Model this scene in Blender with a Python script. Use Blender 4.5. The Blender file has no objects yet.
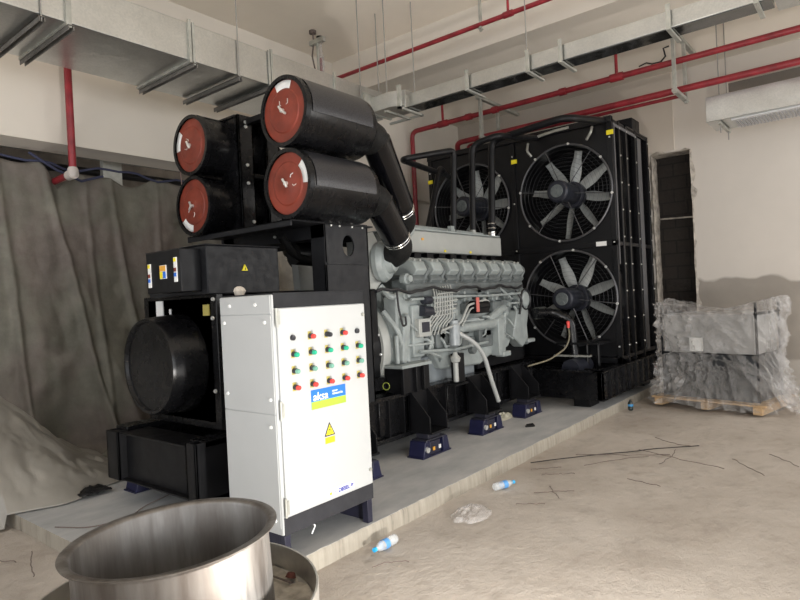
import bpy, bmesh, math, random
from mathutils import Vector, Matrix, noise
PI = math.pi
random.seed(7)
sc = bpy.context.scene
COL = sc.collection

# ---------------------------------------------------------------- camera
yaw, pitch, roll = 0.6768198748, -0.0040022764, -0.0500799130
fw = Vector((math.cos(yaw)*math.cos(pitch), math.sin(yaw)*math.cos(pitch), math.sin(pitch)))
rt = Vector((math.sin(yaw), -math.cos(yaw), 0))
up = rt.cross(fw)
r2 = rt*math.cos(roll) + up*math.sin(roll)
u2 = -rt*math.sin(roll) + up*math.cos(roll)
cd = bpy.data.cameras.new('camera')
cam = bpy.data.objects.new('camera', cd)
COL.objects.link(cam)
cam.matrix_world = Matrix(((r2.x, u2.x, -fw.x, 0), (r2.y, u2.y, -fw.y, 0), (r2.z, u2.z, -fw.z, 1.6), (0, 0, 0, 1)))
cd.sensor_width = 36.0
cd.lens = 600/800*36.0
cd.clip_start = 0.05
cd.clip_end = 200
sc.camera = cam

# ---------------------------------------------------------------- world, lamps, exposure
w = bpy.data.worlds.new('world')
sc.world = w
w.use_nodes = True
bg = w.node_tree.nodes['Background']
bg.inputs[0].default_value = (0.97, 0.98, 1.0, 1)
bg.inputs[1].default_value = 1.1


def area(name, loc, target, size, power, col, sy=None, spread=None):
    l = bpy.data.lights.new(name, 'AREA')
    l.energy = power
    l.color = col
    l.size = size
    if sy:
        l.shape = 'RECTANGLE'
        l.size_y = sy
    if spread:
        l.spread = spread
    o = bpy.data.objects.new(name, l)
    o.location = loc
    o.rotation_euler = (Vector(target)-Vector(loc)).to_track_quat('-Z', 'Y').to_euler()
    COL.objects.link(o)
    return o


pl = bpy.data.lights.new('site_floodlight', 'POINT')
pl.energy = 175
pl.color = (1.0, .975, .94)
pl.shadow_soft_size = .07
po = bpy.data.objects.new('site_floodlight', pl)
po.location = (1.80, .62, .32)
COL.objects.link(po)
area('doorway_daylight', (1.0, -4.5, 2.4), (5.5, 2.0, 1.6), 4.0, 60, (0.93, 0.97, 1.0), 3.0)
area('far_right_area', (8.6, -3.4, 2.6), (8.8, 2.0, 2.2), 2.2, 70, (1.0, 0.97, 0.93), 2.2)  # unseen area light off to the far right, aimed along the far wall
vs = sc.view_settings
vs.view_transform = 'Standard'
vs.look = 'None'
vs.gamma = 1.0
vs.use_curve_mapping = False
vs.exposure = 0.58


# ---------------------------------------------------------------- materials
class NT:
    def __init__(s, name):
        s.m = bpy.data.materials.new(name)
        s.m.use_nodes = True
        s.t = s.m.node_tree
        s.b = s.t.nodes['Principled BSDF']
        s.out = s.t.nodes['Material Output']
        s.tc = s.t.nodes.new('ShaderNodeTexCoord')

    def n(s, kind, **kw):
        nd = s.t.nodes.new(kind)
        for k, v in kw.items():
            if k in nd.inputs:
                nd.inputs[k].default_value = v
            else:
                setattr(nd, k, v)
        return nd

    def l(s, a, b):
        s.t.links.new(a, b)

    def noise(s, scale, detail=4, rough=.55, vec=None, stretch=None):
        nz = s.n('ShaderNodeTexNoise', Scale=scale, Detail=detail, Roughness=rough)
        src = s.tc.outputs['Object']
        if stretch:
            mp = s.n('ShaderNodeMapping')
            mp.inputs['Scale'].default_value = stretch
            s.l(src, mp.inputs[0])
            src = mp.outputs[0]
        s.l(src, nz.inputs['Vector'])
        return nz.outputs[0]

    def ramp(s, fac, stops):
        r = s.n('ShaderNodeValToRGB')
        e = r.color_ramp.elements
        while len(e) < len(stops):
            e.new(0.5)
        for i, (p, c) in enumerate(stops):
            e[i].position = p
            e[i].color = (*c, 1) if len(c) == 3 else c
        s.l(fac, r.inputs[0])
        return r.outputs[0]

    def bump(s, h, strength=.3, dist=.01, prev=None):
        b = s.n('ShaderNodeBump', Strength=strength, Distance=dist)
        s.l(h, b.inputs['Height'])
        if prev:
            s.l(prev, b.inputs['Normal'])
        s.l(b.outputs[0], s.b.inputs['Normal'])
        return b.outputs[0]


def pm(name, col, rough=.5, metal=0., var=0., vscale=6, bump=0., bscale=60, spec=.5, coat=0., bdist=.002):
    k = NT(name)
    k.b.inputs['Roughness'].default_value = rough
    k.b.inputs['Metallic'].default_value = metal
    k.b.inputs['Specular IOR Level'].default_value = spec
    k.b.inputs['Coat Weight'].default_value = coat
    k.b.inputs['Coat Roughness'].default_value = .15
    lo = tuple(max(0, c*(1-var)) for c in col)
    hi = tuple(min(1, c*(1+var)) for c in col)
    if var:
        k.l(k.ramp(k.noise(vscale), [(.35, lo), (.65, hi)]), k.b.inputs['Base Color'])
        k.l(k.ramp(k.noise(vscale*2.3), [(.3, (rough*.8,)*3), (.7, (min(1, rough*1.2),)*3)]), k.b.inputs['Roughness'])
    else:
        k.b.inputs['Base Color'].default_value = (*col, 1)
    if bump:
        k.bump(k.noise(bscale, 3), bump, bdist)
    return k.m


BLACK = pm('black_gloss_paint', (.0045, .0045, .0052), .27, 0, .25, 5, .05, 20, .32, 0)
DUCTB = pm('intake_duct_gloss', (.003, .003, .004), .12, 0, .1, 3, 0, 20, .5)
BLACKM = pm('black_satin_paint', (.0055, .0055, .0065), .42, 0, .3, 4, .08, 30, .25)
CHAR = pm('charcoal_powder_coat', (.011, .0115, .0135), .5, 0, .12, 8, .12, 300, .3)
SKIRT = pm('cabinet_skirt_grey', (.030, .030, .034), .55, 0, .12, 8, .12, 300, .3)
RUBBER = pm('black_rubber', (.007, .007, .007), .6, 0, .2, 20, .3, 80, .3)
RADBLK = pm('radiator_black', (.005, .005, .006), .36, 0, .3, 4, 0, 60, .3)
CORE = pm('radiator_core', (.007, .007, .008), .7, spec=.1)
BOLT = pm('zinc_bolt', (.75, .75, .72), .3, .6)
CHROME = pm('steel_clamp', (.72, .72, .70), .22, .95, .1, 20)
GREY = pm('engine_grey_paint', (.285, .315, .31), .42, 0, .14, 7, .15, 60, .5)
GREYD = pm('engine_grey_dark', (.115, .130, .130), .5, 0, .2, 9, .2, 60)  # darker copy of engine grey, colours in the dark gaps between parts
GREYL = pm('cooler_light_grey', (.36, .37, .35), .45, 0, .06, 4)
CANIS = pm('filter_canister_grey', (.30, .325, .335), .35, .1, .1, 10)
SUMP = pm('sump_grey_blue', (.22, .245, .26), .5, 0, .12, 6, .1, 40)
WHITE = pm('cabinet_white_enamel', (.455, .465, .46), .42, 0, .02, 3, .06, 250)
WHITE2 = pm('label_white', (.8, .8, .78), .5)
RED = pm('pipe_red_paint', (.26, .020, .028), .38, 0, .25, 6, .1, 40)
DISCR = pm('filter_red_paint', (.19, .028, .013), .45, 0, .22, 7, .1, 60)
IND = {'red': pm('button_red', (.75, .06, .05), .25), 'green': pm('button_green', (.02, .38, .22), .25),
       'pale': pm('button_pale_green', (.16, .36, .28), .25), 'dark': pm('button_black', (.02, .02, .025), .3)}
YEL = pm('sticker_yellow', (.85, .72, .02), .5)
PLATEY = pm('button_plate_yellow', (.45, .38, .10), .5)
ORG = pm('sticker_orange', (.75, .38, .05), .5)
BLUE = pm('sticker_blue', (.02, .16, .66), .45)
LIME = pm('sticker_lime', (.36, .66, .05), .45)
NAVY = pm('isolator_navy', (.009, .010, .038), .42, 0, .2, 9)
NAVYD = pm('cabinet_foot_dark', (.016, .016, .032), .5, 0, .2, 9)
INK = pm('ink_black', (.02, .02, .03), .6)
INKB = pm('ink_blue', (.10, .11, .34), .6)
BLADE = pm('fan_blade_grey', (.34, .355, .345), .42, .2, .08, 8)
HUBM = pm('fan_hub_dark', (.022, .024, .034), .4, .2, .2, 12)
WOOD = pm('pallet_pine', (.46, .31, .17), .7, 0, .25, 6, .3, 30)
SPRK = pm('elbow_white', (.62, .56, .52), .5)
ROD = pm('threaded_rod', (.32, .31, .29), .5, .5)
BRK = pm('bracket_steel', (.42, .42, .38), .45, .5, .15, 9)
BRKD = pm('dark_channel', (.16, .15, .135), .6, .3, .15, 9)  # darker steel for the channels under the big duct
ROPE = pm('blue_rope', (.045, .05, .095), .8)
CABLE = pm('cable_black', (.01, .01, .012), .45)
TWIG = pm('rusty_wire', (.13, .10, .085), .8)
GRN = pm('earth_wire_green', (.14, .17, .02), .6)
HOSE = pm('drain_hose_grey', (.42, .43, .42), .4, .2)


def galv(name='galvanised_sheet', base=.62):
    k = NT(name)
    v = k.n('ShaderNodeTexVoronoi', Scale=70)
    k.l(k.tc.outputs['Object'], v.inputs['Vector'])
    c = k.ramp(v.outputs['Color'], [(.2, (base*.95, base*.97, base*.95)), (.8, (base*1.05, base*1.06, base*1.03))])
    nz = k.ramp(k.noise(2.2, 3), [(.3, (.82, .82, .82)), (.7, (1, 1, 1))])
    mx = k.n('ShaderNodeMixRGB', blend_type='MULTIPLY')
    mx.inputs[0].default_value = 1
    k.l(c, mx.inputs[1])
    k.l(nz, mx.inputs[2])
    k.l(mx.outputs[0], k.b.inputs['Base Color'])
    k.b.inputs['Metallic'].default_value = .95
    k.b.inputs['Roughness'].default_value = .30
    k.bump(k.noise(3, 2), .35, .02)
    return k.m


GALV = galv()
GALVS = galv('galvanised_shiny_shaded', .16)  # shiny, much darker copy of the sheet: painted shade for a duct's underside
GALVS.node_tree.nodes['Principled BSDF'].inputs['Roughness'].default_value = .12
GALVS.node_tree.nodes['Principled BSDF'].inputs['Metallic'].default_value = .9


def steel():
    k = NT('brushed_stainless')
    nz = k.noise(9, 6, .6, stretch=(7, 7, .5))
    st = k.noise(3.2, 4, .6, stretch=(3, 3, .5))
    c = k.ramp(st, [(.3, (.15, .132, .118)), (.5, (.215, .20, .185)), (.72, (.30, .29, .275))])
    k.l(c, k.b.inputs['Base Color'])
    k.b.inputs['Metallic'].default_value = .9
    k.l(k.ramp(nz, [(.3, (.38,)*3), (.7, (.58,)*3)]), k.b.inputs['Roughness'])
    k.b.inputs['Anisotropic'].default_value = .5
    k.bump(nz, .08, .002)
    return k.m


STEEL = steel()


def floor_mat():
    k = NT('dusty_concrete_floor')
    big = k.noise(.55, 5, .6)
    mid = k.noise(5, 8, .7)
    fine = k.noise(60, 4, .7)
    c1 = k.ramp(big, [(.32, (.38, .33, .28)), (.5, (.465, .415, .362)), (.68, (.54, .49, .435))])
    c2 = k.ramp(mid, [(.28, (.74, .73, .72)), (.5, (1, 1, 1)), (.72, (1.0, 1.0, 1.0))])
    mx = k.n('ShaderNodeMixRGB', blend_type='MULTIPLY')
    mx.inputs[0].default_value = .75
    k.l(c1, mx.inputs[1])
    k.l(c2, mx.inputs[2])
    k.l(mx.outputs[0], k.b.inputs['Base Color'])
    k.b.inputs['Roughness'].default_value = .95
    k.b.inputs['Specular IOR Level'].default_value = .15
    n1 = k.bump(k.noise(9, 9, .72), .55, .035)
    k.bump(fine, .55, .008, n1)
    return k.m


def slab_mat():
    k = NT('plinth_grey_screed')
    sep = k.n('ShaderNodeSeparateXYZ')
    k.l(k.tc.outputs['Object'], sep.inputs[0])
    sm = k.noise(1.6, 7, .65, stretch=(1, 2.2, 1))
    top = k.ramp(sm, [(.3, (.33, .335, .333)), (.5, (.42, .42, .415)), (.7, (.52, .51, .49))])
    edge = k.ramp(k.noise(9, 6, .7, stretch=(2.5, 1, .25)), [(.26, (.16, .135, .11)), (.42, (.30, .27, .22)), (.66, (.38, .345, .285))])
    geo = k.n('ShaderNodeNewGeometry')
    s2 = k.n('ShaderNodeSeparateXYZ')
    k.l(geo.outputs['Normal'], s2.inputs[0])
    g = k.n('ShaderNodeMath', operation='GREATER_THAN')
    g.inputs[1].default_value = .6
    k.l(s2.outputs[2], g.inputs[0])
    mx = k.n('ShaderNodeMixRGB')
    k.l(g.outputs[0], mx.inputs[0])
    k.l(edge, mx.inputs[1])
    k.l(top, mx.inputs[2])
    k.l(mx.outputs[0], k.b.inputs['Base Color'])
    k.b.inputs['Roughness'].default_value = .8
    k.bump(k.noise(14, 6, .6), .25, .01)
    return k.m


def wall_mat(name, hi, lo=None, border=None, mott=.04):
    """cream plaster; when border is given the lower bare plaster starts at that wavy height"""
    k = NT(name)
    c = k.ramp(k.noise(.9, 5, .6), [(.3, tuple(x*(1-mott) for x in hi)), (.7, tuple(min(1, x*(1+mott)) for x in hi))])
    if border:
        sep = k.n('ShaderNodeSeparateXYZ')
        k.l(k.tc.outputs['Object'], sep.inputs[0])
        nz = k.noise(1.3, 3, .5)
        a = k.n('ShaderNodeMath', operation='MULTIPLY_ADD')
        a.inputs[1].default_value = .42
        k.l(nz, a.inputs[0])
        k.l(sep.outputs[2], a.inputs[2])
        r = k.n('ShaderNodeMapRange')
        r.inputs[1].default_value = border+.19
        r.inputs[2].default_value = border+.23
        k.l(a.outputs[0], r.inputs[0])
        mx = k.n('ShaderNodeMixRGB')
        k.l(r.outputs[0], mx.inputs[0])
        lc = k.ramp(k.noise(2.5, 5, .6), [(.3, tuple(x*.93 for x in lo)), (.7, tuple(x*1.07 for x in lo))])
        # paler skim coat below knee height
        r2_ = k.n('ShaderNodeMapRange')
        r2_.inputs[1].default_value = .62
        r2_.inputs[2].default_value = .66
        k.l(a.outputs[0], r2_.inputs[0])
        mx2 = k.n('ShaderNodeMixRGB')
        k.l(r2_.outputs[0], mx2.inputs[0])
        mx2.inputs[1].default_value = (.50, .46, .41, 1)
        k.l(lc, mx2.inputs[2])
        k.l(mx2.outputs[0], mx.inputs[1])
        k.l(c, mx.inputs[2])
        c = mx.outputs[0]
    k.l(c, k.b.inputs['Base Color'])
    k.b.inputs['Roughness'].default_value = .85
    k.b.inputs['Specular IOR Level'].default_value = .2
    k.bump(k.noise(7, 5, .6), .12, .01)
    return k.m


FLOORM = floor_mat()
SLABM = slab_mat()
CREAM = wall_mat('cream_plaster', (.70, .64, .555))
CREAMB = wall_mat('cream_plaster_beam', (.72, .665, .585))
FARW = wall_mat('cream_wall_bare_below', (.64, .59, .53), (.34, .305, .265), 1.62)
CEILM = wall_mat('painted_soffit', (.86, .79, .69))
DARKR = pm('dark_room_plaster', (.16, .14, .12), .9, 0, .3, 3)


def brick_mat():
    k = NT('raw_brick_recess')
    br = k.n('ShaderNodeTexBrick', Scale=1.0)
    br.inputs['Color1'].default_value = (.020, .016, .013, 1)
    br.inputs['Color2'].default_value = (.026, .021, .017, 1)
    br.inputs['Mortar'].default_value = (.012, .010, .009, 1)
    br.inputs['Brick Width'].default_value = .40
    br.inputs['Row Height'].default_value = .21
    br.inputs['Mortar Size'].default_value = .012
    mp = k.n('ShaderNodeMapping')
    mp.inputs['Rotation'].default_value = (0, -PI/2, 0)
    cb = k.n('ShaderNodeCombineXYZ')
    sep = k.n('ShaderNodeSeparateXYZ')
    k.l(k.tc.outputs['Object'], sep.inputs[0])
    k.l(sep.outputs[1], cb.inputs[0])
    k.l(sep.outputs[2], cb.inputs[1])
    k.l(cb.outputs[0], br.inputs['Vector'])
    k.l(br.outputs[0], k.b.inputs['Base Color'])
    k.b.inputs['Roughness'].default_value = .95
    k.bump(k.noise(14, 6), .8, .03)
    return k.m


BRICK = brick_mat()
RUBBLE = pm('broken_plaster', (.40, .36, .31), .95, 0, .35, 9, .9, 22, .2, 0, .03)


def tarp_mat():
    k = NT('grey_tarpaulin')
    ca = k.ramp(k.noise(3.1, 8, .7), [(.28, (.105, .100, .078)), (.5, (.155, .148, .118)), (.72, (.21, .198, .16))])
    cb_ = k.ramp(k.noise(4.3, 8, .7), [(.28, (.110, .090, .076)), (.5, (.155, .130, .112)), (.72, (.20, .172, .15))])
    mh = k.n('ShaderNodeMixRGB')
    k.l(k.ramp(k.noise(1.1, 4, .6), [(.42, (0, 0, 0)), (.58, (1, 1, 1))]), mh.inputs[0])
    k.l(ca, mh.inputs[1])
    k.l(cb_, mh.inputs[2])
    c = mh.outputs[0]
    st = k.ramp(k.noise(2.4, 5, .6, stretch=(1.6, 1, .35)), [(.33, (.66, .64, .62)), (.5, (1, 1, 1))])
    mx = k.n('ShaderNodeMixRGB', blend_type='MULTIPLY')
    mx.inputs[0].default_value = .6
    k.l(c, mx.inputs[1])
    k.l(st, mx.inputs[2])
    k.l(mx.outputs[0], k.b.inputs['Base Color'])
    k.b.inputs['Roughness'].default_value = .7
    rg = k.n('ShaderNodeTexNoise', Scale=1.6, Detail=7, Roughness=.62, Distortion=.6)
    rg.noise_type = 'RIDGED_MULTIFRACTAL'
    mp = k.n('ShaderNodeMapping')
    mp.inputs['Scale'].default_value = (1.5, 1, .55)
    k.l(k.tc.outputs['Object'], mp.inputs[0])
    k.l(mp.outputs[0], rg.inputs['Vector'])
    n1 = k.bump(rg.outputs[0], .8, .04)
    k.bump(k.noise(18, 6, .7), .4, .012, n1)
    return k.m


def film_mat(name, col, a_lo, a_hi, rough=.25, sc_=4, bumps=.8):
    k = NT(name)
    k.b.inputs['Base Color'].default_value = (*col, 1)
    k.b.inputs['Roughness'].default_value = rough
    k.b.inputs['Specular IOR Level'].default_value = .8
    rg = k.n('ShaderNodeTexNoise', Scale=sc_*.55, Detail=5, Roughness=.55, Distortion=.9)
    rg.noise_type = 'RIDGED_MULTIFRACTAL'
    mp = k.n('ShaderNodeMapping')
    mp.inputs['Rotation'].default_value = (.5, .6, .3)
    mp.inputs['Scale'].default_value = (1, 1.9, .8)
    k.l(k.tc.outputs['Object'], mp.inputs[0])
    k.l(mp.outputs[0], rg.inputs['Vector'])
    lo = k.ramp(rg.outputs[0], [(.25, (a_lo,)*3), (.95, (a_hi,)*3)])
    k.l(lo, k.b.inputs['Alpha'])
    n1 = k.bump(rg.outputs[0], bumps, .05)
    k.bump(k.noise(sc_*2, 4), .3, .03, n1)
    return k.m


TARP = tarp_mat()
FILM = film_mat('clear_wrap_film', (.56, .54, .52), .26, 1.0, .12, 4, 1.0)
FILM2 = film_mat('dusty_plastic_sheet', (.29, .27, .235), .80, 1.0, .30, 3, .7)
FILM3 = film_mat('clear_plastic_bag', (.60, .57, .55), .35, .65, .2, 30, .5)
PET = film_mat('clear_bottle_plastic', (.80, .84, .86), .35, .5, .1, 20, .1)
PERF = NT('perforated_black_steel')
_v = PERF.n('ShaderNodeTexVoronoi', Scale=95)
PERF.l(PERF.tc.outputs['Object'], _v.inputs['Vector'])
PERF.l(PERF.ramp(_v.outputs['Distance'], [(.25, (.004, .004, .005)), (.5, (.026, .026, .030))]), PERF.b.inputs['Base Color'])
PERF.b.inputs['Roughness'].default_value = .35
PERF = PERF.m


# ---------------------------------------------------------------- mesh helpers
WL = {}


class MB:
    def __init__(s):
        s.bm = bmesh.new()

    def box(s, x0, x1, y0, y1, z0, z1, rot=None):
        vs_ = []
        c = Vector(((x0+x1)/2, (y0+y1)/2, (z0+z1)/2))
        for z in (z0, z1):
            for x, y in ((x0, y0), (x1, y0), (x1, y1), (x0, y1)):
                p = Vector((x, y, z))
                if rot:
                    p = c + rot @ (p-c)
                vs_.append(s.bm.verts.new(p))
        for f in ((3, 2, 1, 0), (4, 5, 6, 7), (0, 1, 5, 4), (1, 2, 6, 5), (2, 3, 7, 6), (3, 0, 4, 7)):
            s.bm.faces.new([vs_[i] for i in f])
        return s

    def prism(s, poly, axis, a, b):
        """poly: 2-D points in the two other axes (order x,y,z without axis), extruded a..b"""
        def mk(p, t):
            if axis == 'X':
                return (t, p[0], p[1])
            if axis == 'Y':
                return (p[0], t, p[1])
            return (p[0], p[1], t)
        A = [s.bm.verts.new(mk(p, a)) for p in poly]
        B = [s.bm.verts.new(mk(p, b)) for p in poly]
        n = len(poly)
        s.bm.faces.new(A)
        s.bm.faces.new(B[::-1])
        for i in range(n):
            s.bm.faces.new((A[i], B[i], B[(i+1) % n], A[(i+1) % n]))
        return s

    def ring(s, c, ax, r, seg, ref=None):
        ax = Vector(ax).normalized()
        ref = Vector(ref) if ref else (Vector((0, 0, 1)) if abs(ax.z) < .9 else Vector((1, 0, 0)))
        u = (ref - ax*ref.dot(ax)).normalized()
        v = ax.cross(u)
        return [s.bm.verts.new(Vector(c) + r*(math.cos(2*PI*i/seg)*u + math.sin(2*PI*i/seg)*v)) for i in range(seg)]

    def bridge(s, A, B):
        n = len(A)
        for i in range(n):
            s.bm.faces.new((A[i], A[(i+1) % n], B[(i+1) % n], B[i]))

    def lathe(s, c, ax, prof, seg=32, cap0=False, cap1=False):
        """prof: list of (distance along axis, radius)"""
        ax = Vector(ax).normalized()
        rs = [s.ring(Vector(c)+ax*t, ax, max(r, 1e-4), seg) for t, r in prof]
        for a, b in zip(rs, rs[1:]):
            s.bridge(a, b)
        if cap0:
            s.bm.faces.new(rs[0][::-1])
        if cap1:
            s.bm.faces.new(rs[-1])
        return s

    def cyl(s, p0, p1, r, r1=None, seg=20):
        p0, p1 = Vector(p0), Vector(p1)
        d = p1-p0
        return s.lathe(p0, d, [(0, r), (d.length, r if r1 is None else r1)], seg, True, True)

    def tube(s, pts, r, seg=10, fillet=0., fs=6, rs=None):
        P = [Vector(p) for p in pts]
        if fillet and len(P) > 2:
            Q = [P[0]]
            for i in range(1, len(P)-1):
                a = P[i-1]-P[i]
                b = P[i+1]-P[i]
                f = min(fillet, a.length*.49, b.length*.49)
                A = P[i]+a.normalized()*f
                B = P[i]+b.normalized()*f
                for k in range(fs+1):
                    t = k/fs
                    Q.append(A*(1-t)**2 + P[i]*2*t*(1-t) + B*t*t)
            Q.append(P[-1])
            P = Q
        rings = []
        u = None
        for i, p in enumerate(P):
            t = (P[min(i+1, len(P)-1)]-P[max(i-1, 0)]).normalized()
            if u is None:
                ref = Vector((0, 0, 1)) if abs(t.z) < .9 else Vector((1, 0, 0))
                u = (ref-t*ref.dot(t)).normalized()
            else:
                u = (u-t*u.dot(t)).normalized()
            v = t.cross(u)
            rr = r if rs is None else rs[min(i, len(rs)-1)]
            rings.append([s.bm.verts.new(p+rr*(math.cos(2*PI*k/seg)*u+math.sin(2*PI*k/seg)*v)) for k in range(seg)])
        for a, b in zip(rings, rings[1:]):
            s.bridge(a, b)
        s.bm.faces.new(rings[0][::-1])
        s.bm.faces.new(rings[-1])
        return s

    def torus(s, c, ax, R, r, seg=40, rs=8):
        ax = Vector(ax).normalized()
        ref = Vector((0, 0, 1)) if abs(ax.z) < .9 else Vector((1, 0, 0))
        u = (ref-ax*ref.dot(ax)).normalized()
        v = ax.cross(u)
        rings = []
        for i in range(seg):
            a = 2*PI*i/seg
            d = math.cos(a)*u+math.sin(a)*v
            rings.append([s.bm.verts.new(Vector(c)+d*(R+r*math.cos(2*PI*k/rs))+ax*r*math.sin(2*PI*k/rs)) for k in range(rs)])
        for i in range(seg):
            s.bridge(rings[i], rings[(i+1) % seg])
        return s

    def quad(s, pts):
        s.bm.faces.new([s.bm.verts.new(p) for p in pts])
        return s

    def grid(s, nu, nv, fn):
        g = [[s.bm.verts.new(fn(i/nu, j/nv)) for j in range(nv+1)] for i in range(nu+1)]
        for i in range(nu):
            for j in range(nv):
                s.bm.faces.new((g[i][j], g[i+1][j], g[i+1][j+1], g[i][j+1]))
        return s

    def build(s, name, mat, parent=None, label=None, cat=None, group=None, kind=None, bev=0., ang=35, thick=0., origin=None, smooth=True):
        bmesh.ops.recalc_face_normals(s.bm, faces=s.bm.faces)
        if parent is not None:
            org = WL[parent.name]
        elif origin is not None:
            org = Vector(origin)
        else:
            xs = [v.co for v in s.bm.verts]
            org = Vector(((min(v.x for v in xs)+max(v.x for v in xs))/2, (min(v.y for v in xs)+max(v.y for v in xs))/2, min(v.z for v in xs)))
            if kind == 'structure':
                org = Vector((0, 0, 0))
        for v in s.bm.verts:
            v.co -= org
        me = bpy.data.meshes.new(name)
        s.bm.to_mesh(me)
        s.bm.free()
        me.materials.append(mat)
        if smooth:
            for p in me.polygons:
                p.use_smooth = True
            me.set_sharp_from_angle(angle=math.radians(ang))
        o = bpy.data.objects.new(name, me)
        COL.objects.link(o)
        if parent is not None:
            o.parent = parent
        else:
            o.location = org
        WL[o.name] = org
        if thick:
            md = o.modifiers.new('solid', 'SOLIDIFY')
            md.thickness = thick
            md.offset = 0
        if bev:
            md = o.modifiers.new('bevel', 'BEVEL')
            md.width = bev
            md.segments = 2
            md.limit_method = 'ANGLE'
            md.angle_limit = math.radians(40)
        tag(o, label, cat, group, kind)
        return o


def tag(o, label=None, cat=None, group=None, kind=None):
    if label:
        o['label'] = label
    if cat:
        o['category'] = cat
    if group:
        o['group'] = group
    if kind:
        o['kind'] = kind
    return o


def empty(name, loc, label, cat, group=None):
    o = bpy.data.objects.new(name, None)
    o.empty_display_size = .1
    o.location = loc
    COL.objects.link(o)
    WL[o.name] = Vector(loc)
    return tag(o, label, cat, group)


def copy_tree(o, parent=None, shift=None):
    c = o.copy()
    COL.objects.link(c)
    if parent is not None:
        c.parent = parent
    WL[c.name] = Vector(WL[o.name])
    if shift is not None:
        c.location = Vector(o.location)+Vector(shift)
        WL[c.name] += Vector(shift)
    for ch in list(o.children):
        copy_tree(ch, c)
    return c


def text_obj(name, body, origin, right, upv, size, mat, parent, bold=0., shear=0., depth=.0006, sx=1.):
    cu = bpy.data.curves.new(name, 'FONT')
    cu.body = body
    cu.size = size
    cu.offset = bold
    cu.shear = shear
    cu.extrude = depth
    tmp = bpy.data.objects.new(name+'_tmp', cu)
    COL.objects.link(tmp)
    dg = bpy.context.evaluated_depsgraph_get()
    me = bpy.data.meshes.new_from_object(tmp.evaluated_get(dg))
    bpy.data.objects.remove(tmp)
    R = Vector(right).normalized()
    U = Vector(upv).normalized()
    N = R.cross(U)
    org = WL[parent.name]
    for v in me.vertices:
        v.co = Vector(origin)+R*v.co.x*sx+U*v.co.y+N*v.co.z-org
    me.materials.clear()
    me.materials.append(mat)
    o = bpy.data.objects.new(name, me)
    COL.objects.link(o)
    o.parent = parent
    WL[o.name] = org
    return o


# ---------------------------------------------------------------- the setting
def build_floor():
    m = MB()
    X0, X1, Y0, Y1 = -3.0, 12.0, -6.0, 9.6
    nx, ny = 220, 220

    def f(u, v):
        # denser near the camera
        x = X0+(X1-X0)*u
        y = Y0+(Y1-Y0)*v
        h = noise.noise(Vector((x*1.1, y*1.1, 0)))*.012+noise.noise(Vector((x*5, y*5, 3)))*.006
        return (x, y, h-.012)
    m.grid(nx, ny, f)
    return m.build('floor', FLOORM, kind='structure', ang=80)


build_floor()
m = MB()
rows = []
for i in range(276):
    x = 1.67+8.28*i/275
    n1_ = noise.noise(Vector((x*3, 0, 0)))*.010+noise.noise(Vector((x*17, 0, 4)))*.006
    n2_ = .010+.016*max(0, noise.noise(Vector((x*11, 2, 7))))
    rows.append([m.bm.verts.new(p_) for p_ in ((x, 2.70+n1_*.5, -.06), (x, 2.70+n1_, .04), (x, 2.702+n1_+n2_*.2, .10-n2_), (x, 2.702+n1_+n2_, .10), (x, 6.0, .10), (x, 6.0, -.06))])
for a_, b_ in zip(rows, rows[1:]):
    for j_ in range(5):
        m.bm.faces.new((a_[j_], b_[j_], b_[j_+1], a_[j_+1]))
m.bm.faces.new(rows[0])
m.bm.faces.new(rows[-1][::-1])
m.build('concrete_plinth', SLABM, kind='structure', ang=50)


def wall_with_holes(yz_rects, x0, x1, Y0, Y1, Z0, Z1):
    """boxes filling the wall slab around rectangular openings (y0,y1,z0,z1), sorted and not overlapping in y"""
    m = MB()
    ycur = Y0
    for (a, b, c, d) in sorted(yz_rects):
        m.box(x0, x1, ycur, a, Z0, Z1)
        m.box(x0, x1, a, b, Z0, c)
        m.box(x0, x1, a, b, d, Z1)
        ycur = b
    m.box(x0, x1, ycur, Y1, Z0, Z1)
    return m


wall_with_holes([(-3.0, 1.73, 4.02, 4.64), (2.27, 2.86, .95, 3.70)], 10.3, 10.62, -5.5, 6.98, -.05, 5.4).build('wall_far', FARW, kind='structure')
MB().box(10.55, 10.60, 1.9, 3.0, .8, 3.9).build('wall_recess', BRICK, kind='structure')
MB().box(10.48, 10.56, -3.05, 1.80, 3.98, 4.68).build('trim_1', pm('recess_taupe', (.21, .185, .16), .9, 0, .05, 2), kind='structure')
# ragged broken plaster edge around the chase in the far wall
m = MB()
edge = []
yL, yR, zb, zt = 2.86, 2.27, .95, 3.70
for i in range(34):
    edge.append((yL, zb+(zt-zb)*i/34, 1, 0))
for i in range(8):
    edge.append((yL+(yR-yL)*i/8, zt, 0, 1))
for i in range(34):
    edge.append((yR, zt+(zb-zt)*i/34, -1, 0))
ins, outs, dps = [], [], []
for k, (y, z, ny, nz) in enumerate(edge):
    a = noise.noise(Vector((k*.37, 1.3, 0)))
    b = noise.noise(Vector((k*.61, 7.7, 0)))
    ii = .012+.05*max(0, a)
    oo = .012+.10*max(0, b)
    outs.append(m.bm.verts.new((10.292, y+ny*oo, z+nz*oo)))
    ins.append(m.bm.verts.new((10.275-.02*b, y-ny*ii*.3, z-nz*ii*.3)))
    dps.append(m.bm.verts.new((10.56, y-ny*ii, z-nz*ii)))
for a in range(len(edge)-1):
    m.bm.faces.new((outs[a], outs[a+1], ins[a+1], ins[a]))
    m.bm.faces.new((ins[a], ins[a+1], dps[a+1], dps[a]))
for (z, s_) in ((2.66, .02),):
    m.cyl((10.50, 2.28, z), (10.50, 2.84, z+s_), .014, seg=7)
m.build('trim_2', RUBBLE, kind='structure', ang=20)
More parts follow.
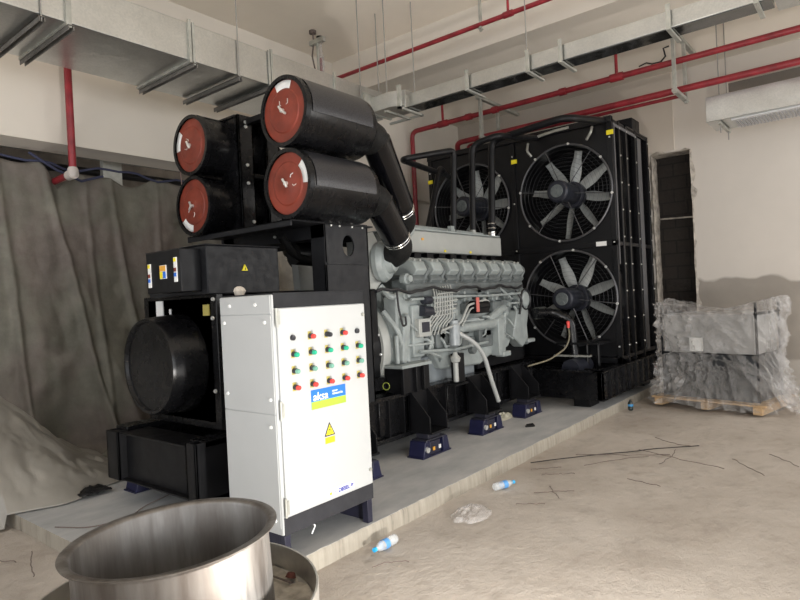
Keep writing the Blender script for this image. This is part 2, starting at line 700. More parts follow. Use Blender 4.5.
# slivers of wall left of the chase are a slightly darker cream
MB().box(10.285, 10.301, 2.50, 6.7, 3.74, 5.3).build('trim_3', wall_mat('darker_cream', (.56, .50, .43)), kind='structure')

MB().box(4.75, 10.65, 6.72, 6.98, -.05, 3.6).build('wall_left', CREAM, kind='structure')
MB().box(-3.0, 10.65, 6.55, 6.98, 3.36, 5.4).build('beam_left', CREAMB, kind='structure')
MB().box(-3.0, 10.65, -6, 9.6, 5.3, 5.5).build('ceiling', CEILM, kind='structure')
MB().box(6.75, 7.45, -6, 6.56, 4.74, 5.35).build('beam_middle', CREAMB, kind='structure')
MB().box(9.75, 10.31, -6, 6.56, 4.98, 5.35).build('beam_far', CREAMB, kind='structure')
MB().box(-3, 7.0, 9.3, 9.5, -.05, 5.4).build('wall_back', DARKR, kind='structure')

# ---------------------------------------------------------------- tarpaulin, sheets, things behind
m = MB()


def tf(u, v):
    x = -1.0+5.85*u
    zt_ = 3.12+.05*math.sin(x*5)+(.10 if x < 2.9 else 0)*max(0, min(1, (2.9-x)*3))-.03*math.sin(x*11)
    if 2.55 < x < 2.95:
        zt_ -= .30*(1-abs(x-2.75)/.2)
    z = zt_*(1-v)
    amp = .06+.10*v
    fold = math.sin(x*7.5+1.5*math.sin(z*1.1)+.9*noise.noise(Vector((x*1.2, z*.7, 0))))*amp*.22
    fold += noise.noise(Vector((x*2.2, z*.8, 2)))*.08*(.3+v)
    for cx_, sl_, dp_ in ((2.18, .05, .07), (2.62, .16, .09), (3.02, .02, .05), (3.30, .10, .07), (3.85, -.03, .05), (4.25, .04, .05)):
        t_ = (x-cx_-sl_*(3.1-z))/.035
        fold -= dp_*math.exp(-t_*t_)*(.35+.65*v)
    fold += noise.noise(Vector((x*7, z*5, 4)))*.022
    fold += -.10*max(0, 1-abs(x-(2.55+.9*v))/.35)*(.4+v)        # a long diagonal pleat
    y = 6.98 - .16 + fold - .22*v - .55*max(0, v-.93)/.07*.6
    y = min(y, 7.1)
    return (x, y, max(z, .015))


m.grid(420, 110, tf)
m.build('hanging_tarpaulin', TARP, label='large grey-brown tarpaulin hanging as a curtain from under the beam behind the generator', cat='tarpaulin', thick=.006, ang=80)
m = MB()
m.tube([(x, 6.78+.02*math.sin(x*9), 3.19+.03*math.sin(x*6)-.02*math.cos(x*13)) for x in [-.8+.12*i for i in range(46)]], .013, 7)
m.tube([(2.45, 6.72, 3.27), (2.7, 6.70, 3.12), (2.95, 6.70, 3.03), (3.2, 6.74, 3.12)], .015, 7)
m.build('blue_rope', ROPE, label='twisted dark blue rope strung along the top hem of the hanging tarpaulin', cat='rope')
m = MB()
m.box(2.4, 5.1, 8.3, 8.7, 3.78, 3.98)
m.build('duct_behind_curtain', GALV, label='grey rectangular duct in the dark gap above the tarpaulin', cat='duct', bev=.005)
MB().box(3.45, 3.68, 7.25, 7.33, 2.9, 5.3).build('hanging_strut', BRK, label='pale upright steel strut in the dark gap above the tarpaulin', cat='strut', bev=.004)
m = MB()
for z, r in ((3.42, .05), (3.62, .035)):
    m.cyl((-1, 7.9, z), (5.15, 7.9, z), r, seg=12)
m.build('dark_conduit', BLACKM, label='dark twin conduits running through the gap above the tarpaulin', cat='conduit')
m = MB()
m.torus((4.12, 6.62, 2.72), (0, 1, .2), .085, .018, 20, 7)
m.torus((4.14, 6.60, 2.70), (.2, 1, 0), .07, .018, 20, 7)
m.tube([(4.08, 6.62, 3.4), (4.09, 6.60, 3.05), (4.12, 6.61, 2.80)], .006, 6)
m.build('hanging_cord_coil', pm('pink_cord', (.26, .17, .16), .7), label='small coil of dusty pink cord hanging in front of the tarpaulin', cat='cord')


# crumpled plastic sheet over the plinth corner, lower left
def heap(name, pts, mat, label, seed, nu=90, nv=70, hmax=.5):
    """draped sheet: pts = four floor corners (near-left, near-right, far-right, far-left)"""
    a, b, c, d = [Vector((*p, 0)) for p in pts]
    mm = MB()

    def f(u, v):
        p = (a*(1-u)+b*u)*(1-v)+(d*(1-u)+c*u)*v
        e = min(u, 1-u, v, 1-v)
        q = Vector((p.x*1.5+seed, p.y*1.5, seed))
        edge_ = 1+.0*e
        p = p+Vector((noise.noise(q*1.7), noise.noise(q*1.7+Vector((9, 9, 9))), 0))*.16
        sm_ = min(1, e/.22)
        h = hmax*sm_*(.25+.75*v)*(.55+.75*noise.noise(q))
        h += sm_*(.10*abs(noise.noise(q*3.1))+.05*abs(noise.noise(q*8)))
        base = .125 if (p.x > 1.60 and 2.63 < p.y < 6.07) else .02
        return (p.x, p.y, max(h, 0)*edge_+base)
    mm.grid(nu, nv, f)
    return mm.build(name, mat, label=label, cat='plastic sheet', thick=.004, ang=80)


m = MB()


def sheet(u, v):
    x = .85+2.0*u
    yb_ = 5.20+.10*math.sin(u*9)+.12*noise.noise(Vector((u*4, 0, 5)))
    y = yb_+(6.58-yb_)*v
    prof = max(0, 1-max(0, (x-1.55)/1.15))**1.3
    rise = min(1, v/.55)**1.1
    q = Vector((x*1.8, y*1.8, 1.7))
    h = rise*(.10+.98*prof)*(1+.16*noise.noise(q))+.06*abs(noise.noise(q*2.6))*min(1, v*6)+.02*abs(noise.noise(q*7))*min(1, v*6)
    h *= min(1, (1-u)/.10)
    base = .112 if (x > 1.60 and y < 6.07) else .012
    return (x, y, base+h)


m.grid(110, 90, sheet)
m.build('plastic_sheet', FILM2, label='crumpled translucent plastic sheet heaped on the plinth corner at the lower left', cat='plastic sheet', thick=.003, ang=80)
heap('rubbish_sheet', [(2.5, 5.75), (4.4, 5.9), (4.5, 6.6), (2.7, 6.6)], TARP, 'dark crumpled grey sheet lying along the foot of the tarpaulin curtain', 8.1, 60, 40, .3)
m = MB()
m.grid(10, 8, lambda u, v: (2.10+.24*u, 5.05+.20*v, .13+.05*abs(noise.noise(Vector((u*4, v*4, 1))))))
m.build('black_rag', RUBBER, label='small black rag lying on the plinth beside the plastic sheet', cat='rag', thick=.01)

# ---------------------------------------------------------------- ventilation ducts
d1 = empty('ventilation_duct', (2.0, 5.4, 3.9), 'wide galvanised sheet duct hung under the ceiling along the left wall', 'duct')
m = MB()
m.box(-2.8, 5.98, 4.93, 5.87, 3.90, 4.25)
m.build('duct_body', GALV, d1, bev=.006)
for x in (.6, 2.12, 3.20, 4.16, 5.10):
    f_ = MB()
    f_.box(x-.012, x+.012, 4.905, 5.895, 3.875, 3.90)
    f_.box(x-.012, x+.012, 4.905, 4.93, 3.90, 4.275)
    f_.build('flange', BRK, d1)
for x in (1.93, 2.14, 3.24, 3.74, 4.13, 5.55):
    f_ = MB()
    f_.box(x-.022, x+.022, 4.90, 5.90, 3.872, 3.878)
    f_.box(x-.022, x-.016, 4.90, 5.90, 3.835, 3.878)
    f_.box(x+.016, x+.022, 4.90, 5.90, 3.835, 3.878)
    hb = f_.build('hanger_channel', BRKD, d1)
    if x in (3.24, 2.14, 4.13):
        MB().box(x-.012, x+.012, 4.912, 4.924, 3.86, 4.26).build('strap', BRK, hb)
        continue
    MB().cyl((x, 4.915, 3.84), (x, 4.915, 5.3), .0065, seg=6).build('threaded_rod', ROD, hb)

d2 = empty('cross_duct', (5.9, 2, 3.9), 'slim shiny galvanised duct crossing the room above the radiator', 'duct')
m = MB()
m.box(5.80, 6.05, .62, 4.50, 3.90, 4.055)
m.build('duct_body', GALV, d2, bev=.004)
m = MB()
m.box(5.78, 6.10, -2.5, .60, 3.88, 4.12)
m.build('wide_section', GALV, d2, bev=.004)
MB().box(5.815, 6.035, .62, 4.45, 3.892, 3.900).build('bottom_panel', GALVS, d2)  # underside of the duct, its shade put into the colour
m = MB()
m.prism([(5.72, 4.94), (5.72, 4.60), (5.80, 4.42), (6.05, 4.42), (6.10, 4.60), (6.10, 4.94)], 'Z', 3.93, 4.12)
m.build('branch_collar', GALV, d2, bev=.004)
m = MB()
m.box(5.60, 6.12, 4.90, 4.93, 3.92, 4.16)
m.box(6.10, 6.13, 4.40, 4.93, 3.86, 3.885)
m.box(5.66, 5.70, 4.40, 4.44, 3.86, 4.14)
m.box(5.66, 6.14, 4.40, 4.44, 3.86, 3.885)
m.box(5.66, 6.14, 4.60, 4.64, 3.86, 3.885)
m.build('collar_angle', BRK, d2)
for y in (3.52, 2.78, 2.42, 1.40, .72):
    f_ = MB()
    f_.box(5.74, 6.13, y-.018, y+.018, 3.865, 3.885)
    f_.box(5.755, 5.775, y-.02, y+.02, 3.885, 4.10)
    hb = f_.build('hanger_channel', BRK, d2)
    if y in (2.78, .72):
        MB().cyl((5.765, y, 3.85), (5.765, y, 5.3), .006, seg=6).build('threaded_rod', ROD, hb)
for (x, y) in ((6.0, 5.0), (5.75, 4.66), (6.08, 4.48)):
    MB().cyl((x, y, 4.1), (x, y, 5.3), .007, seg=6).build('threaded_rod', ROD, d2)

d3 = empty('grille_duct', (9.3, 1, 3.78), 'pale grey supply duct with a louvred grille on the far right wall', 'duct')
MB().box(9.10, 9.75, -1.5, 1.79, 3.78, 4.12).build('duct_body', galv('galvanised_pale', .66), d3, bev=.005)
m = MB()
m.box(9.16, 9.68, -1.4, 1.50, 3.757, 3.78)
m.build('grille_frame', pm('grille_white', (.62, .62, .62), .4), d3, bev=.003)
m = MB()
for i in range(70):
    y = -1.32+i*.04
    m.box(9.22, 9.63, y, y+.012, 3.740, 3.758)
m.build('grille_louvre', pm('grille_grey', (.40, .40, .42), .4), d3)  # louvre blades in a darker grey than the frame
for (x, y) in ((9.18, 1.63), (9.72, 1.63), (9.18, 0.2), (9.72, .2)):
    MB().cyl((x, y, 3.62), (x, y, 5.3), .008, seg=6).build('threaded_rod', ROD, d3)
m = MB().box(9.1, 9.8, 1.61, 1.65, 3.73, 3.76)
m.build('hanger_channel', BRK, d3)


# ---------------------------------------------------------------- sprinkler pipes
def pipe(name, label, pts, r, fil=.08, extra=None):
    root = empty(name, pts[0], label, 'pipe', 'red fire sprinkler pipes')
    MB().tube(pts, r, 14, fil).build('pipe_run', RED, root)
    return root


p1 = pipe('sprinkler_pipe', 'topmost red sprinkler pipe slanting up from behind the big duct', [(6.40, 6.5, 4.86), (6.40, -3, 4.86)], .028)
MB().cyl((6.40, 3.30, 4.86), (6.40, 3.30, 5.3), .016, seg=8).build('drop_pipe', RED, p1)
MB().lathe((6.40, 3.24, 4.86), (0, 1, 0), [(0, .038), (.12, .038)], 12, True, True).build('pipe_tee', RED, p1)
m = MB()
m.box(6.385, 6.415, 3.66, 3.69, 4.78, 5.3)
m.box(6.365, 6.435, 3.655, 3.695, 4.80, 4.81)
m.build('hanger_strap', BRK, p1)
p2 = pipe('sprinkler_main', 'long red sprinkler main high on the far wall, bending straight down at its left end', [(8.6, -3, 4.545), (8.6, 6.44, 4.545), (8.6, 6.44, 0.1)], .041, .12)
for y in (5.77, 2.80):
    MB().cyl((8.6, y, 4.545), (8.6, y, 4.90), .022, seg=10).build('riser_stub', RED, p2)
    MB().lathe((8.6, y-.09, 4.545), (0, 1, 0), [(0, .058), (.18, .058)], 14, True, True).build('pipe_tee', RED, p2)
for y in (3.6, 4.75, 5.25):
    MB().lathe((8.6, y-.05, 4.545), (0, 1, 0), [(0, .056), (.10, .056)], 14, True, True).build('coupling', RED, p2)
p3 = pipe('sprinkler_branch', 'lower red sprinkler pipe just above the radiator top, dropping behind it', [(8.75, -3, 4.205), (8.75, 5.62, 4.205), (8.9, 5.62, 3.9), (8.9, 5.62, 3.6)], .046, .12)
p4 = pipe('sprinkler_return', 'thin red pipe running tight below the lower sprinkler pipe', [(8.92, 2.0, 4.17), (8.92, 5.50, 4.17), (9.0, 5.5, 3.8)], .025, .08)
p5 = pipe('sprinkler_drop', 'red vertical drop pipe under the duct in front of the left tarpaulin, with pale elbow', [(2.72, 6.36, 4.6), (2.72, 6.36, 3.03), (2.72, 7.4, 3.0)], .036, .05)
m = MB()
m.lathe((2.72, 6.36, 3.09), (0, 0, -1), [(.0, .040), (.02, .050), (.06, .054), (.10, .035)], 16, True, True)
m.cyl((2.72, 6.34, 3.02), (2.72, 6.46, 3.02), .05, seg=16)
m.build('pipe_elbow', SPRK, p5)
# wall brackets carrying the mains
for i, (y, zz) in enumerate(((2.03, 4.9), (4.95, 4.72))):
    b = empty('pipe_bracket', (8.7, y, 4.1), ('grey steel hanger frame holding the red pipes right of the radiator', 'grey steel hanger frame holding the red pipes above the left fans')[i], 'bracket', 'pipe hanger frames')
    MB().box(8.42, 8.48, y-.04, y-.0, 4.08, zz).build('upright', BRK, b)
    MB().box(8.98, 9.04, y-.04, y-.0, 4.08, zz).build('upright', BRK, b)
    m = MB()
    m.box(8.36, 9.75, y-.05, y+.01, zz, zz+.05)
    m.build('top_rail', BRK, b)
    MB().box(8.40, 9.06, y-.05, y+.01, 4.10, 4.14).build('bottom_rail', BRK, b)
# ceiling bits
m = MB()
m.box(5.74, 5.80, 5.72, 5.98, 5.10, 5.16)
m.cyl((5.77, 5.85, 4.2), (5.77, 5.85, 5.12), .018, seg=8)
m.build('ceiling_bracket', BRK, label='small T-shaped steel hanger standing above the big duct', cat='bracket')
s = empty('bagged_sprinkler', (5.95, 5.98, 5.3), 'ceiling fitting with a plastic bag tied around its red drop pipe', 'sprinkler')
MB().cyl((5.97, 6.0, 4.5), (5.97, 6.0, 5.0), .02, seg=8).build('drop_pipe', RED, s)
MB().lathe((5.97, 6.0, 4.78), (0, 0, 1), [(0, .03), (.1, .055), (.25, .045), (.36, .02), (.45, .035)], 14, True, True).build('plastic_bag', FILM3, s)
MB().lathe((5.97, 6.0, 5.26), (0, 0, 1), [(0, .05), (.04, .05)], 14, True, True).build('rosette', BLACKM, s)
m = MB()
m.tube([(5.77, 5.93, 5.3), (5.78, 5.93, 5.15), (5.75, 5.94, 4.95), (5.82, 5.96, 4.75), (5.90, 5.98, 4.66)], .011, 6)
m.lathe((5.77, 5.93, 5.26), (0, 0, 1), [(0, .05), (.04, .05)], 12, True, True)
m.build('hanging_wire', TWIG, label='dark dangling wire from a ceiling plate above the big duct', cat='wire')
m = MB()
m.tube([(9.74, 2.50, 4.99), (9.70, 2.62, 4.98), (9.70, 2.70, 5.02), (9.66, 2.80, 4.98)], .011, 6)
m.tube([(9.74, 2.50, 4.99), (9.70, 2.42, 5.04), (9.68, 2.44, 5.16), (9.68, 2.36, 5.17)], .013, 6)
m.build('wall_cable_stub', CABLE, label='short curled black cable poking from the far beam above the red pipes', cat='cable')

# ---------------------------------------------------------------- generator set
YC = 4.18
G = empty('diesel_generator', (4.8, YC, .26), 'huge black and grey diesel generator set with two pairs of red-ended air filters', 'generator')

# skid frame
sk = MB()
for y0, y1, s_ in ((3.56, 3.74, 1), (4.62, 4.80, -1)):
    ya = y0 if s_ > 0 else y1
    sk.box(2.28, 7.20, y0, y1, .66, .70)
    sk.box(2.28, 7.20, y0, y1, .28, .32)
    sk.box(2.28, 7.20, (y0+y1)/2-.02, (y0+y1)/2+.02, .30, .68)
for x in (2.30, 3.0, 4.1, 5.2, 6.2, 7.05):
    sk.box(x, x+.14, 3.60, 4.76, .34, .66)
sf = sk.build('skid_frame', BLACK, G, bev=.004)
m = MB()
m.box(2.20, 2.22, 4.62, 4.80, .30, .675)
m.box(2.20, 2.46, 4.78, 4.80, .30, .675)
m.box(2.20, 2.46, 4.62, 4.64, .30, .675)
m.box(2.20, 2.46, 3.56, 3.58, .28, .70)
m.box(2.20, 2.46, 3.66, 3.68, .28, .70)
m.box(2.20, 2.22, 3.56, 3.68, .28, .70)
m.box(2.27, 2.29, 3.60, 4.76, .31, .655)
m.box(2.22, 2.46, 3.60, 4.76, .655, .670)
m.box(2.22, 2.30, 3.60, 4.76, .30, .312)
m.build('end_plate', BLACKM, sf, bev=.004)
for x in (4.2, 4.42, 5.12, 5.30, 6.02, 6.22, 6.98):
    MB().box(x, x+.015, 3.57, 3.65, .32, .66).build('stiffener_rib', BLACKM, sf)


def gusset(x0, x1):
    g = MB()
    poly = [(3.58, .69), (3.54, .69), (3.33, .46), (3.33, .325), (3.58, .325)]
    for xx in (x0, x1-.014):
        g.prism(poly, 'X', xx, xx+.014)
    g.box(x0, x1, 3.31, 3.60, .305, .325)
    g.box(x0, x1, 3.555, 3.57, .32, .70)
    g.build('gusset_bracket', BLACKM, G, bev=.002)


for x0 in (3.46, 4.50, 5.53, 6.50):
    gusset(x0, x0+.29)
for x0 in (2.6, 3.46, 4.50, 5.53, 6.50):
    g = MB()
    for xx in (x0, x0+.276):
        g.prism([(4.78, .69), (4.82, .69), (5.03, .46), (5.03, .325), (4.78, .325)], 'X', xx, xx+.014)
    g.box(x0, x0+.29, 4.78, 5.05, .305, .325)
    g.build('gusset_bracket', BLACKM, G, bev=.002)

# alternator
A = MB().box(2.50, 4.30, 3.72, 4.64, .74, 1.70).build('alternator_body', BLACKM, G, bev=.03)
m = MB()
m.lathe((2.62, YC, 1.19), (-1, 0, 0), [(-.02, .30), (-.02, .43), (.03, .43), (.03, .40), (.10, .375), (.36, .355), (.385, .345), (.385, .325), (.365, .315), (.365, .001)], 56)
m.build('alternator_bell', BLACK, G, ang=30)
m = MB()
for k in range(14):
    a = 2*PI*k/14
    c, s_ = math.cos(a), math.sin(a)
    R = Matrix.Rotation(a, 3, 'X')
    m.box(2.50, 2.60, YC+.40*c-.02, YC+.40*c+.02, 1.19+.40*s_-.05, 1.19+.40*s_+.05, R)
m.build('vent_louvre', CHAR, G, bev=.004)
m = MB()
m.box(2.50, 2.56, 3.68, 4.68, .72, 1.70)
m.box(2.56, 4.30, 3.68, 3.74, .74, .86)
m.build('alternator_end_frame', BLACK, G, bev=.006)
for (y, z, w_, h_, mt) in ((4.43, 1.60, .10, .13, WHITE2), (3.80, 1.58, .075, .08, PLATEY), (4.28, 1.57, .02, .06, WHITE2)):
    MB().box(2.492, 2.50, y-w_/2, y+w_/2, z-h_/2, z+h_/2).build('rating_label', mt, G)
tb = MB().box(2.42, 3.06, 3.65, 4.44, 1.69, 2.035).build('terminal_box', CHAR, G, bev=.008)
MB().box(2.26, 2.42, 3.72, 4.17, 1.715, 2.012).build('terminal_side_box', BLACKM, tb, bev=.006)
MB().box(2.41, 3.07, 3.64, 4.45, 2.035, 2.043).build('terminal_lid', CHAR, tb, bev=.003)
for (y, zt_, h_, w_, cs) in ((4.12, 1.93, .17, .035, (YEL, WHITE2, DISCR, BLUE, WHITE2)), (3.775, 1.955, .17, .035, (YEL, WHITE2, DISCR, BLUE, WHITE2))):
    lb = MB().box(2.253, 2.26, y-w_/2, y+w_/2, zt_-h_, zt_).build('safety_sticker', WHITE2, tb)
    for i, c in enumerate(cs):
        if c is not WHITE2:
            MB().box(2.250, 2.254, y-w_/2+.004, y+w_/2-.004, zt_-h_*(i+.9)/5, zt_-h_*(i+.15)/5).build('sticker_block', c, lb)
lb = MB().box(2.253, 2.26, 3.895, 3.975, 1.815, 1.91).build('warning_sticker', WHITE2, tb)
MB().box(2.250, 2.254, 3.898, 3.972, 1.868, 1.907).build('sticker_block', ORG, lb)
MB().box(2.250, 2.254, 3.898, 3.932, 1.818, 1.865).build('sticker_block', BLUE, lb)
MB().box(2.250, 2.254, 3.938, 3.972, 1.818, 1.865).build('sticker_block', YEL, lb)
MB().prism([(2.71, 1.855), (2.76, 1.855), (2.735, 1.90)], 'Y', 3.640, 3.650).build('warning_triangle', YEL, tb)
MB().prism([(2.730, 1.862), (2.740, 1.862), (2.735, 1.885)], 'Y', 3.6385, 3.641).build('triangle_mark', INK, tb)
for (x, y, z) in ((2.49, 3.695, 1.655), (2.49, 3.71, 1.52), (2.49, 3.72, 1.0)):
    MB().lathe((x, y, z), (-1, 0, 0), [(0, .016), (.012, .014)], 8, True, True).build('bolt', BOLT, G)

# flywheel housing between alternator and engine
m = MB()
m.lathe((4.30, YC, 1.12), (1, 0, 0), [(0, .40), (.0, .50), (.09, .515), (.10, .50), (.10, .3)], 56)
m.build('adapter_ring', GREYL, G, ang=30)
m = MB()
m.lathe((4.12, YC, 1.12), (1, 0, 0), [(0, .3), (0, .46), (.18, .47), (.18, .3)], 48)
m.build('coupling_guard', BLACKM, G)
m = MB()
m.lathe((4.40, YC, 1.12), (1, 0, 0), [(0, .50), (.12, .47), (.30, .42)], 48, True, True)
fh = m.build('flywheel_housing', GREY, G, ang=30)
for k in range(16):
    a = 2*PI*k/16+.1
    MB().lathe((4.29, YC+.475*math.cos(a), 1.12+.475*math.sin(a)), (-1, 0, 0), [(0, .013), (.014, .011)], 7, True, True).build('bolt', BOLT, G)
# engine block
m = MB()
m.prism([(3.74, .98), (3.68, 1.10), (3.68, 1.50), (3.80, 1.68), (4.56, 1.68), (4.68, 1.50), (4.68, 1.10), (4.62, .98)], 'X', 4.55, 7.0)
m.build('engine_block', GREY, G, bev=.012)
m = MB()
m.prism([(4.46, .95), (4.46, 1.62), (4.70, 1.62), (4.88, 1.50), (4.88, 1.02), (4.80, .95)], 'Y', 3.64, 3.80)
m.prism([(4.52, .95), (4.46, .97), (4.50, 1.40), (4.58, 1.45), (4.62, 1.38)], 'Y', 3.58, 3.66)
m.box(4.66, 4.84, 3.60, 3.70, 1.0, 1.52)
m.build('rear_housing', GREY, G, bev=.015)
m = MB()
m.tube([(4.36, 3.72, 1.48), (4.44, 3.62, 1.30), (4.56, 3.60, .98)], .026, 10, .05)
m.tube([(4.42, 3.62, 1.24), (4.40, 3.60, .97)], .022, 8)
m.box(4.32, 4.78, 3.48, 3.72, .935, .965)
m.build('rear_mount', GREY, G, bev=.003)
m = MB()
m.box(4.32, 4.76, 3.50, 3.70, .70, .935)
for x in (4.30, 4.50, 4.62):
    m.box(x, x+.012, 3.46, 3.5, .70, .935)
m.build('mount_pedestal', BLACKM, G, bev=.003)
m = MB()
m.prism([(3.70, .66), (3.70, .98), (4.66, .98), (4.66, .66)], 'X', 4.80, 5.92)
m.build('oil_sump', SUMP, G, bev=.02)
m = MB()
m.prism([(4.98, 1.05), (5.14, .83), (5.92, .79), (6.12, .86), (6.6, .93), (6.7, 1.05)], 'Y', 3.62, 4.7)
m.build('sump_rear', GREY, G, bev=.02)
for i in range(8):
    MB().lathe((4.88+i*.07, 3.70, .94), (0, -1, 0), [(0, .011), (.012, .010)], 7, True, True).build('sump_bolt', GREYL, G)
m = MB()
m.box(6.0, 7.15, 3.70, 4.66, .72, .98)
m.build('front_undertray', BLACKM, G, bev=.01)

# eight cylinder heads on each bank
PX = .300


def head(i, sgn):
    x0 = 4.72+i*PX

    def yy(v):
        return YC-(YC-v)*sgn
    mm = MB()
    prof = [(3.92, 1.985), (3.74, 2.005), (3.62, 1.955), (3.575, 1.865), (3.62, 1.815), (3.90, 1.82)]
    mm.prism([(yy(a), b) for a, b in prof], 'X', x0+.025, x0+.205)
    h = mm.build('rocker_cover', GREY, G, bev=.014)
    mm = MB()
    prof = [(3.92, 1.83), (3.64, 1.83), (3.60, 1.77), (3.66, 1.70), (3.68, 1.62), (3.92, 1.62)]
    mm.prism([(yy(a), b) for a, b in prof], 'X', x0+.005, x0+.25)
    mm.build('cylinder_head', GREYD, G, bev=.014)
    mm = MB()
    mm.tube([(x0+.245, yy(3.66), 1.94), (x0+.255, yy(3.60), 1.88), (x0+.21, yy(3.62), 1.80), (x0+.17, yy(3.64), 1.70), (x0+.13, yy(3.66), 1.60)], .020, 8, .04)
    mm.build('intake_runner', GREYD, h)
    mm = MB()
    for (bx, by, bz) in ((.07, 3.64, 1.968), (.165, 3.64, 1.968), (.12, 3.80, 2.0)):
        mm.lathe((x0+bx, yy(by), bz), (0, -.4*sgn, 1), [(-.01, .013), (.014, .012)], 7, True, True)
    mm.build('cover_bolt', GREYL, h)


for i in range(8):
    head(i, 1)
for i in range(8):
    head(i, -1)
m = MB()
m.prism([(3.66, 1.55), (3.60, 1.60), (3.60, 1.72), (3.68, 1.78), (3.80, 1.78), (3.80, 1.55)], 'X', 4.60, 7.02)
m.build('water_manifold', GREYD, G, bev=.015)
# valley fill and intercooler
m = MB()
m.box(4.8, 7.0, 3.90, 4.46, 1.66, 2.02)
m.build('valley_cover', GREYD, G, bev=.01)
m = MB()
for i in range(9):
    m.box(5.0+i*.235, 5.12+i*.235, 3.97, 4.39, 2.02, 2.09)
m.build('intake_port', BLACKM, G)
cool = MB().box(5.05, 7.10, 3.93, 4.43, 2.085, 2.325).build('charge_air_cooler', GREYL, G, bev=.012)
MB().box(4.98, 7.02, 3.90, 4.46, 2.325, 2.345).build('cooler_lid', GREY, cool, bev=.006)
m = MB()
m.tube([(4.86, 3.96, 2.42), (5.05, 3.98, 2.40), (5.30, 4.1, 2.385), (6.9, 4.1, 2.37)], .032, 10, .1)
m.tube([(4.80, 3.88, 2.12), (5.02, 3.84, 2.28), (5.14, 3.90, 2.42)], .036, 10, .05)
m.box(5.95, 6.02, 3.95, 4.0, 2.345, 2.42)
m.build('water_pipe', GREY, cool)
for (x, mt) in ((5.32, ORG), (5.75, YEL), (6.30, YEL)):
    MB().box(x, x+.035, 3.922, 3.931, 2.10+(.12 if mt is ORG else 0), 2.125+(.12 if mt is ORG else 0)).build('small_tag', mt, cool)
# front gear case
m = MB()
m.prism([(6.88, .92), (6.84, 1.40), (6.92, 1.62), (7.10, 1.68), (7.24, 1.60), (7.26, 1.30), (7.14, .98), (7.24, .96), (7.24, .90)], 'Y', 3.66, 4.70)
m.build('gear_case', GREY, G, bev=.02)
m = MB()
m.prism([(6.62, 1.05), (6.75, 1.36), (6.98, 1.42), (7.02, 1.0), (6.86, .90)], 'Y', 3.56, 3.70)
m.lathe((7.0, 3.68, 1.50), (0, -1, 0), [(0, .135), (.09, .13), (.10, .10), (.13, .095), (.135, .03)], 28, False, True)
m.box(7.10, 7.30, 3.60, 3.68, .93, .98)
m.build('water_pump', GREY, G, bev=.012)
m = MB()
m.tube([(6.80, 3.60, 1.62), (6.86, 3.54, 1.50), (6.78, 3.54, 1.32)], .014, 8, .04)
m.torus((7.0, 3.56, 1.50), (0, 1, 0), .13, .012, 24, 6)
m.build('sensor_cable', CABLE, G)
m = MB()
m.box(6.20, 6.34, 3.52, 3.64, .86, 1.30)
m.box(6.26, 6.44, 3.50, 3.62, .84, .90)
m.cyl((6.42, 3.60, 1.40), (6.38, 3.60, .95), .022, seg=10)
m.cyl((6.50, 3.60, 1.38), (6.44, 3.60, .88), .022, seg=10)
m.tube([(6.10, 3.62, 1.26), (6.30, 3.60, 1.36), (6.48, 3.60, 1.42), (6.55, 3.62, 1.34)], .05, 10, .1)
m.build('oil_pump_assembly', GREY, G, bev=.01)
m = MB()
m.tube([(5.35, 3.62, 1.18), (5.50, 3.58, 1.24), (6.2, 3.58, 1.24), (6.40, 3.60, 1.30)], .055, 14, .1)
m.build('oil_gallery_pipe', GREY, G)
for x in (5.31,):
    m = MB()
    m.lathe((x, 3.55, 1.06), (0, 0, 1), [(0, .05), (.01, .062), (.22, .062), (.24, .05), (.27, .05)], 20, True, True)
    m.build('oil_filter', CANIS, G, ang=30)
for bb in ((5.9, 6.2, 3.60, 3.70, .98, 1.2), (5.05, 5.22, 3.60, 3.70, 1.05, 1.22), (4.88, 5.0, 3.60, 3.70, 1.0, 1.28)):
    MB().box(*bb).build('side_cover', GREYD, G, bev=.012)
MB().cyl((5.55, 3.66, 1.06), (5.55, 3.56, 1.06), .07, seg=20).build('side_cap', GREYD, G, bev=.008)
MB().cyl((5.72, 3.66, .98), (5.72, 3.56, .98), .05, seg=20).build('side_cap', GREYD, G, bev=.008)
# fuel injection lines
m = MB()
for i in range(8):
    x = 4.98+i*.045
    m.tube([(x+.05, 3.60, 1.68+.004*i), (x, 3.545, 1.60), (x-.02, 3.54, 1.44-.012*i), (x-.18+.01*i, 3.56, 1.30), (x-.26+.02*i, 3.58, 1.20)], .0085, 6, .03)
for i in range(6):
    z = 1.40+i*.045
    m.tube([(4.93+.02*i, 3.55, z-.01), (5.34+.02*i, 3.55, z+.012)], .008, 6)
m.build('injection_line', GREYL, G)
m = MB()
m.tube([(5.05, 3.53, 1.24), (5.42, 3.53, 1.30), (5.58, 3.53, 1.48), (5.95, 3.53, 1.53), (6.02, 3.53, 1.50)], .013, 7, .04)
m.tube([(5.45, 3.54, 1.26), (5.64, 3.54, 1.44), (5.90, 3.54, 1.47)], .010, 7, .04)
m.build('fuel_pipe', GREYL, G)
m = MB()
m.cyl((5.70, 3.56, 1.46), (6.0, 3.56, 1.46), .065, seg=18)
m.box(5.72, 5.98, 3.50, 3.62, 1.38, 1.44)
sol = m.build('actuator', BLACKM, G, bev=.004)
MB().box(5.685, 5.74, 3.485, 3.495, 1.40, 1.56).build('red_tag', pm('tag_red', (.55, .14, .12), .5), sol)
m = MB()
m.cyl((4.78, 3.58, 1.46), (4.94, 3.58, 1.44), .055, seg=18)
m.cyl((4.80, 3.56, 1.56), (4.92, 3.56, 1.56), .04, seg=14)
m.build('starter_solenoid', HUBM, G)
ec = MB().box(4.70, 4.90, 3.55, 3.64, 1.20, 1.38).build('control_box', GREYL, G, bev=.006)
MB().box(4.745, 4.865, 3.543, 3.551, 1.245, 1.345).build('screen', INK, ec)
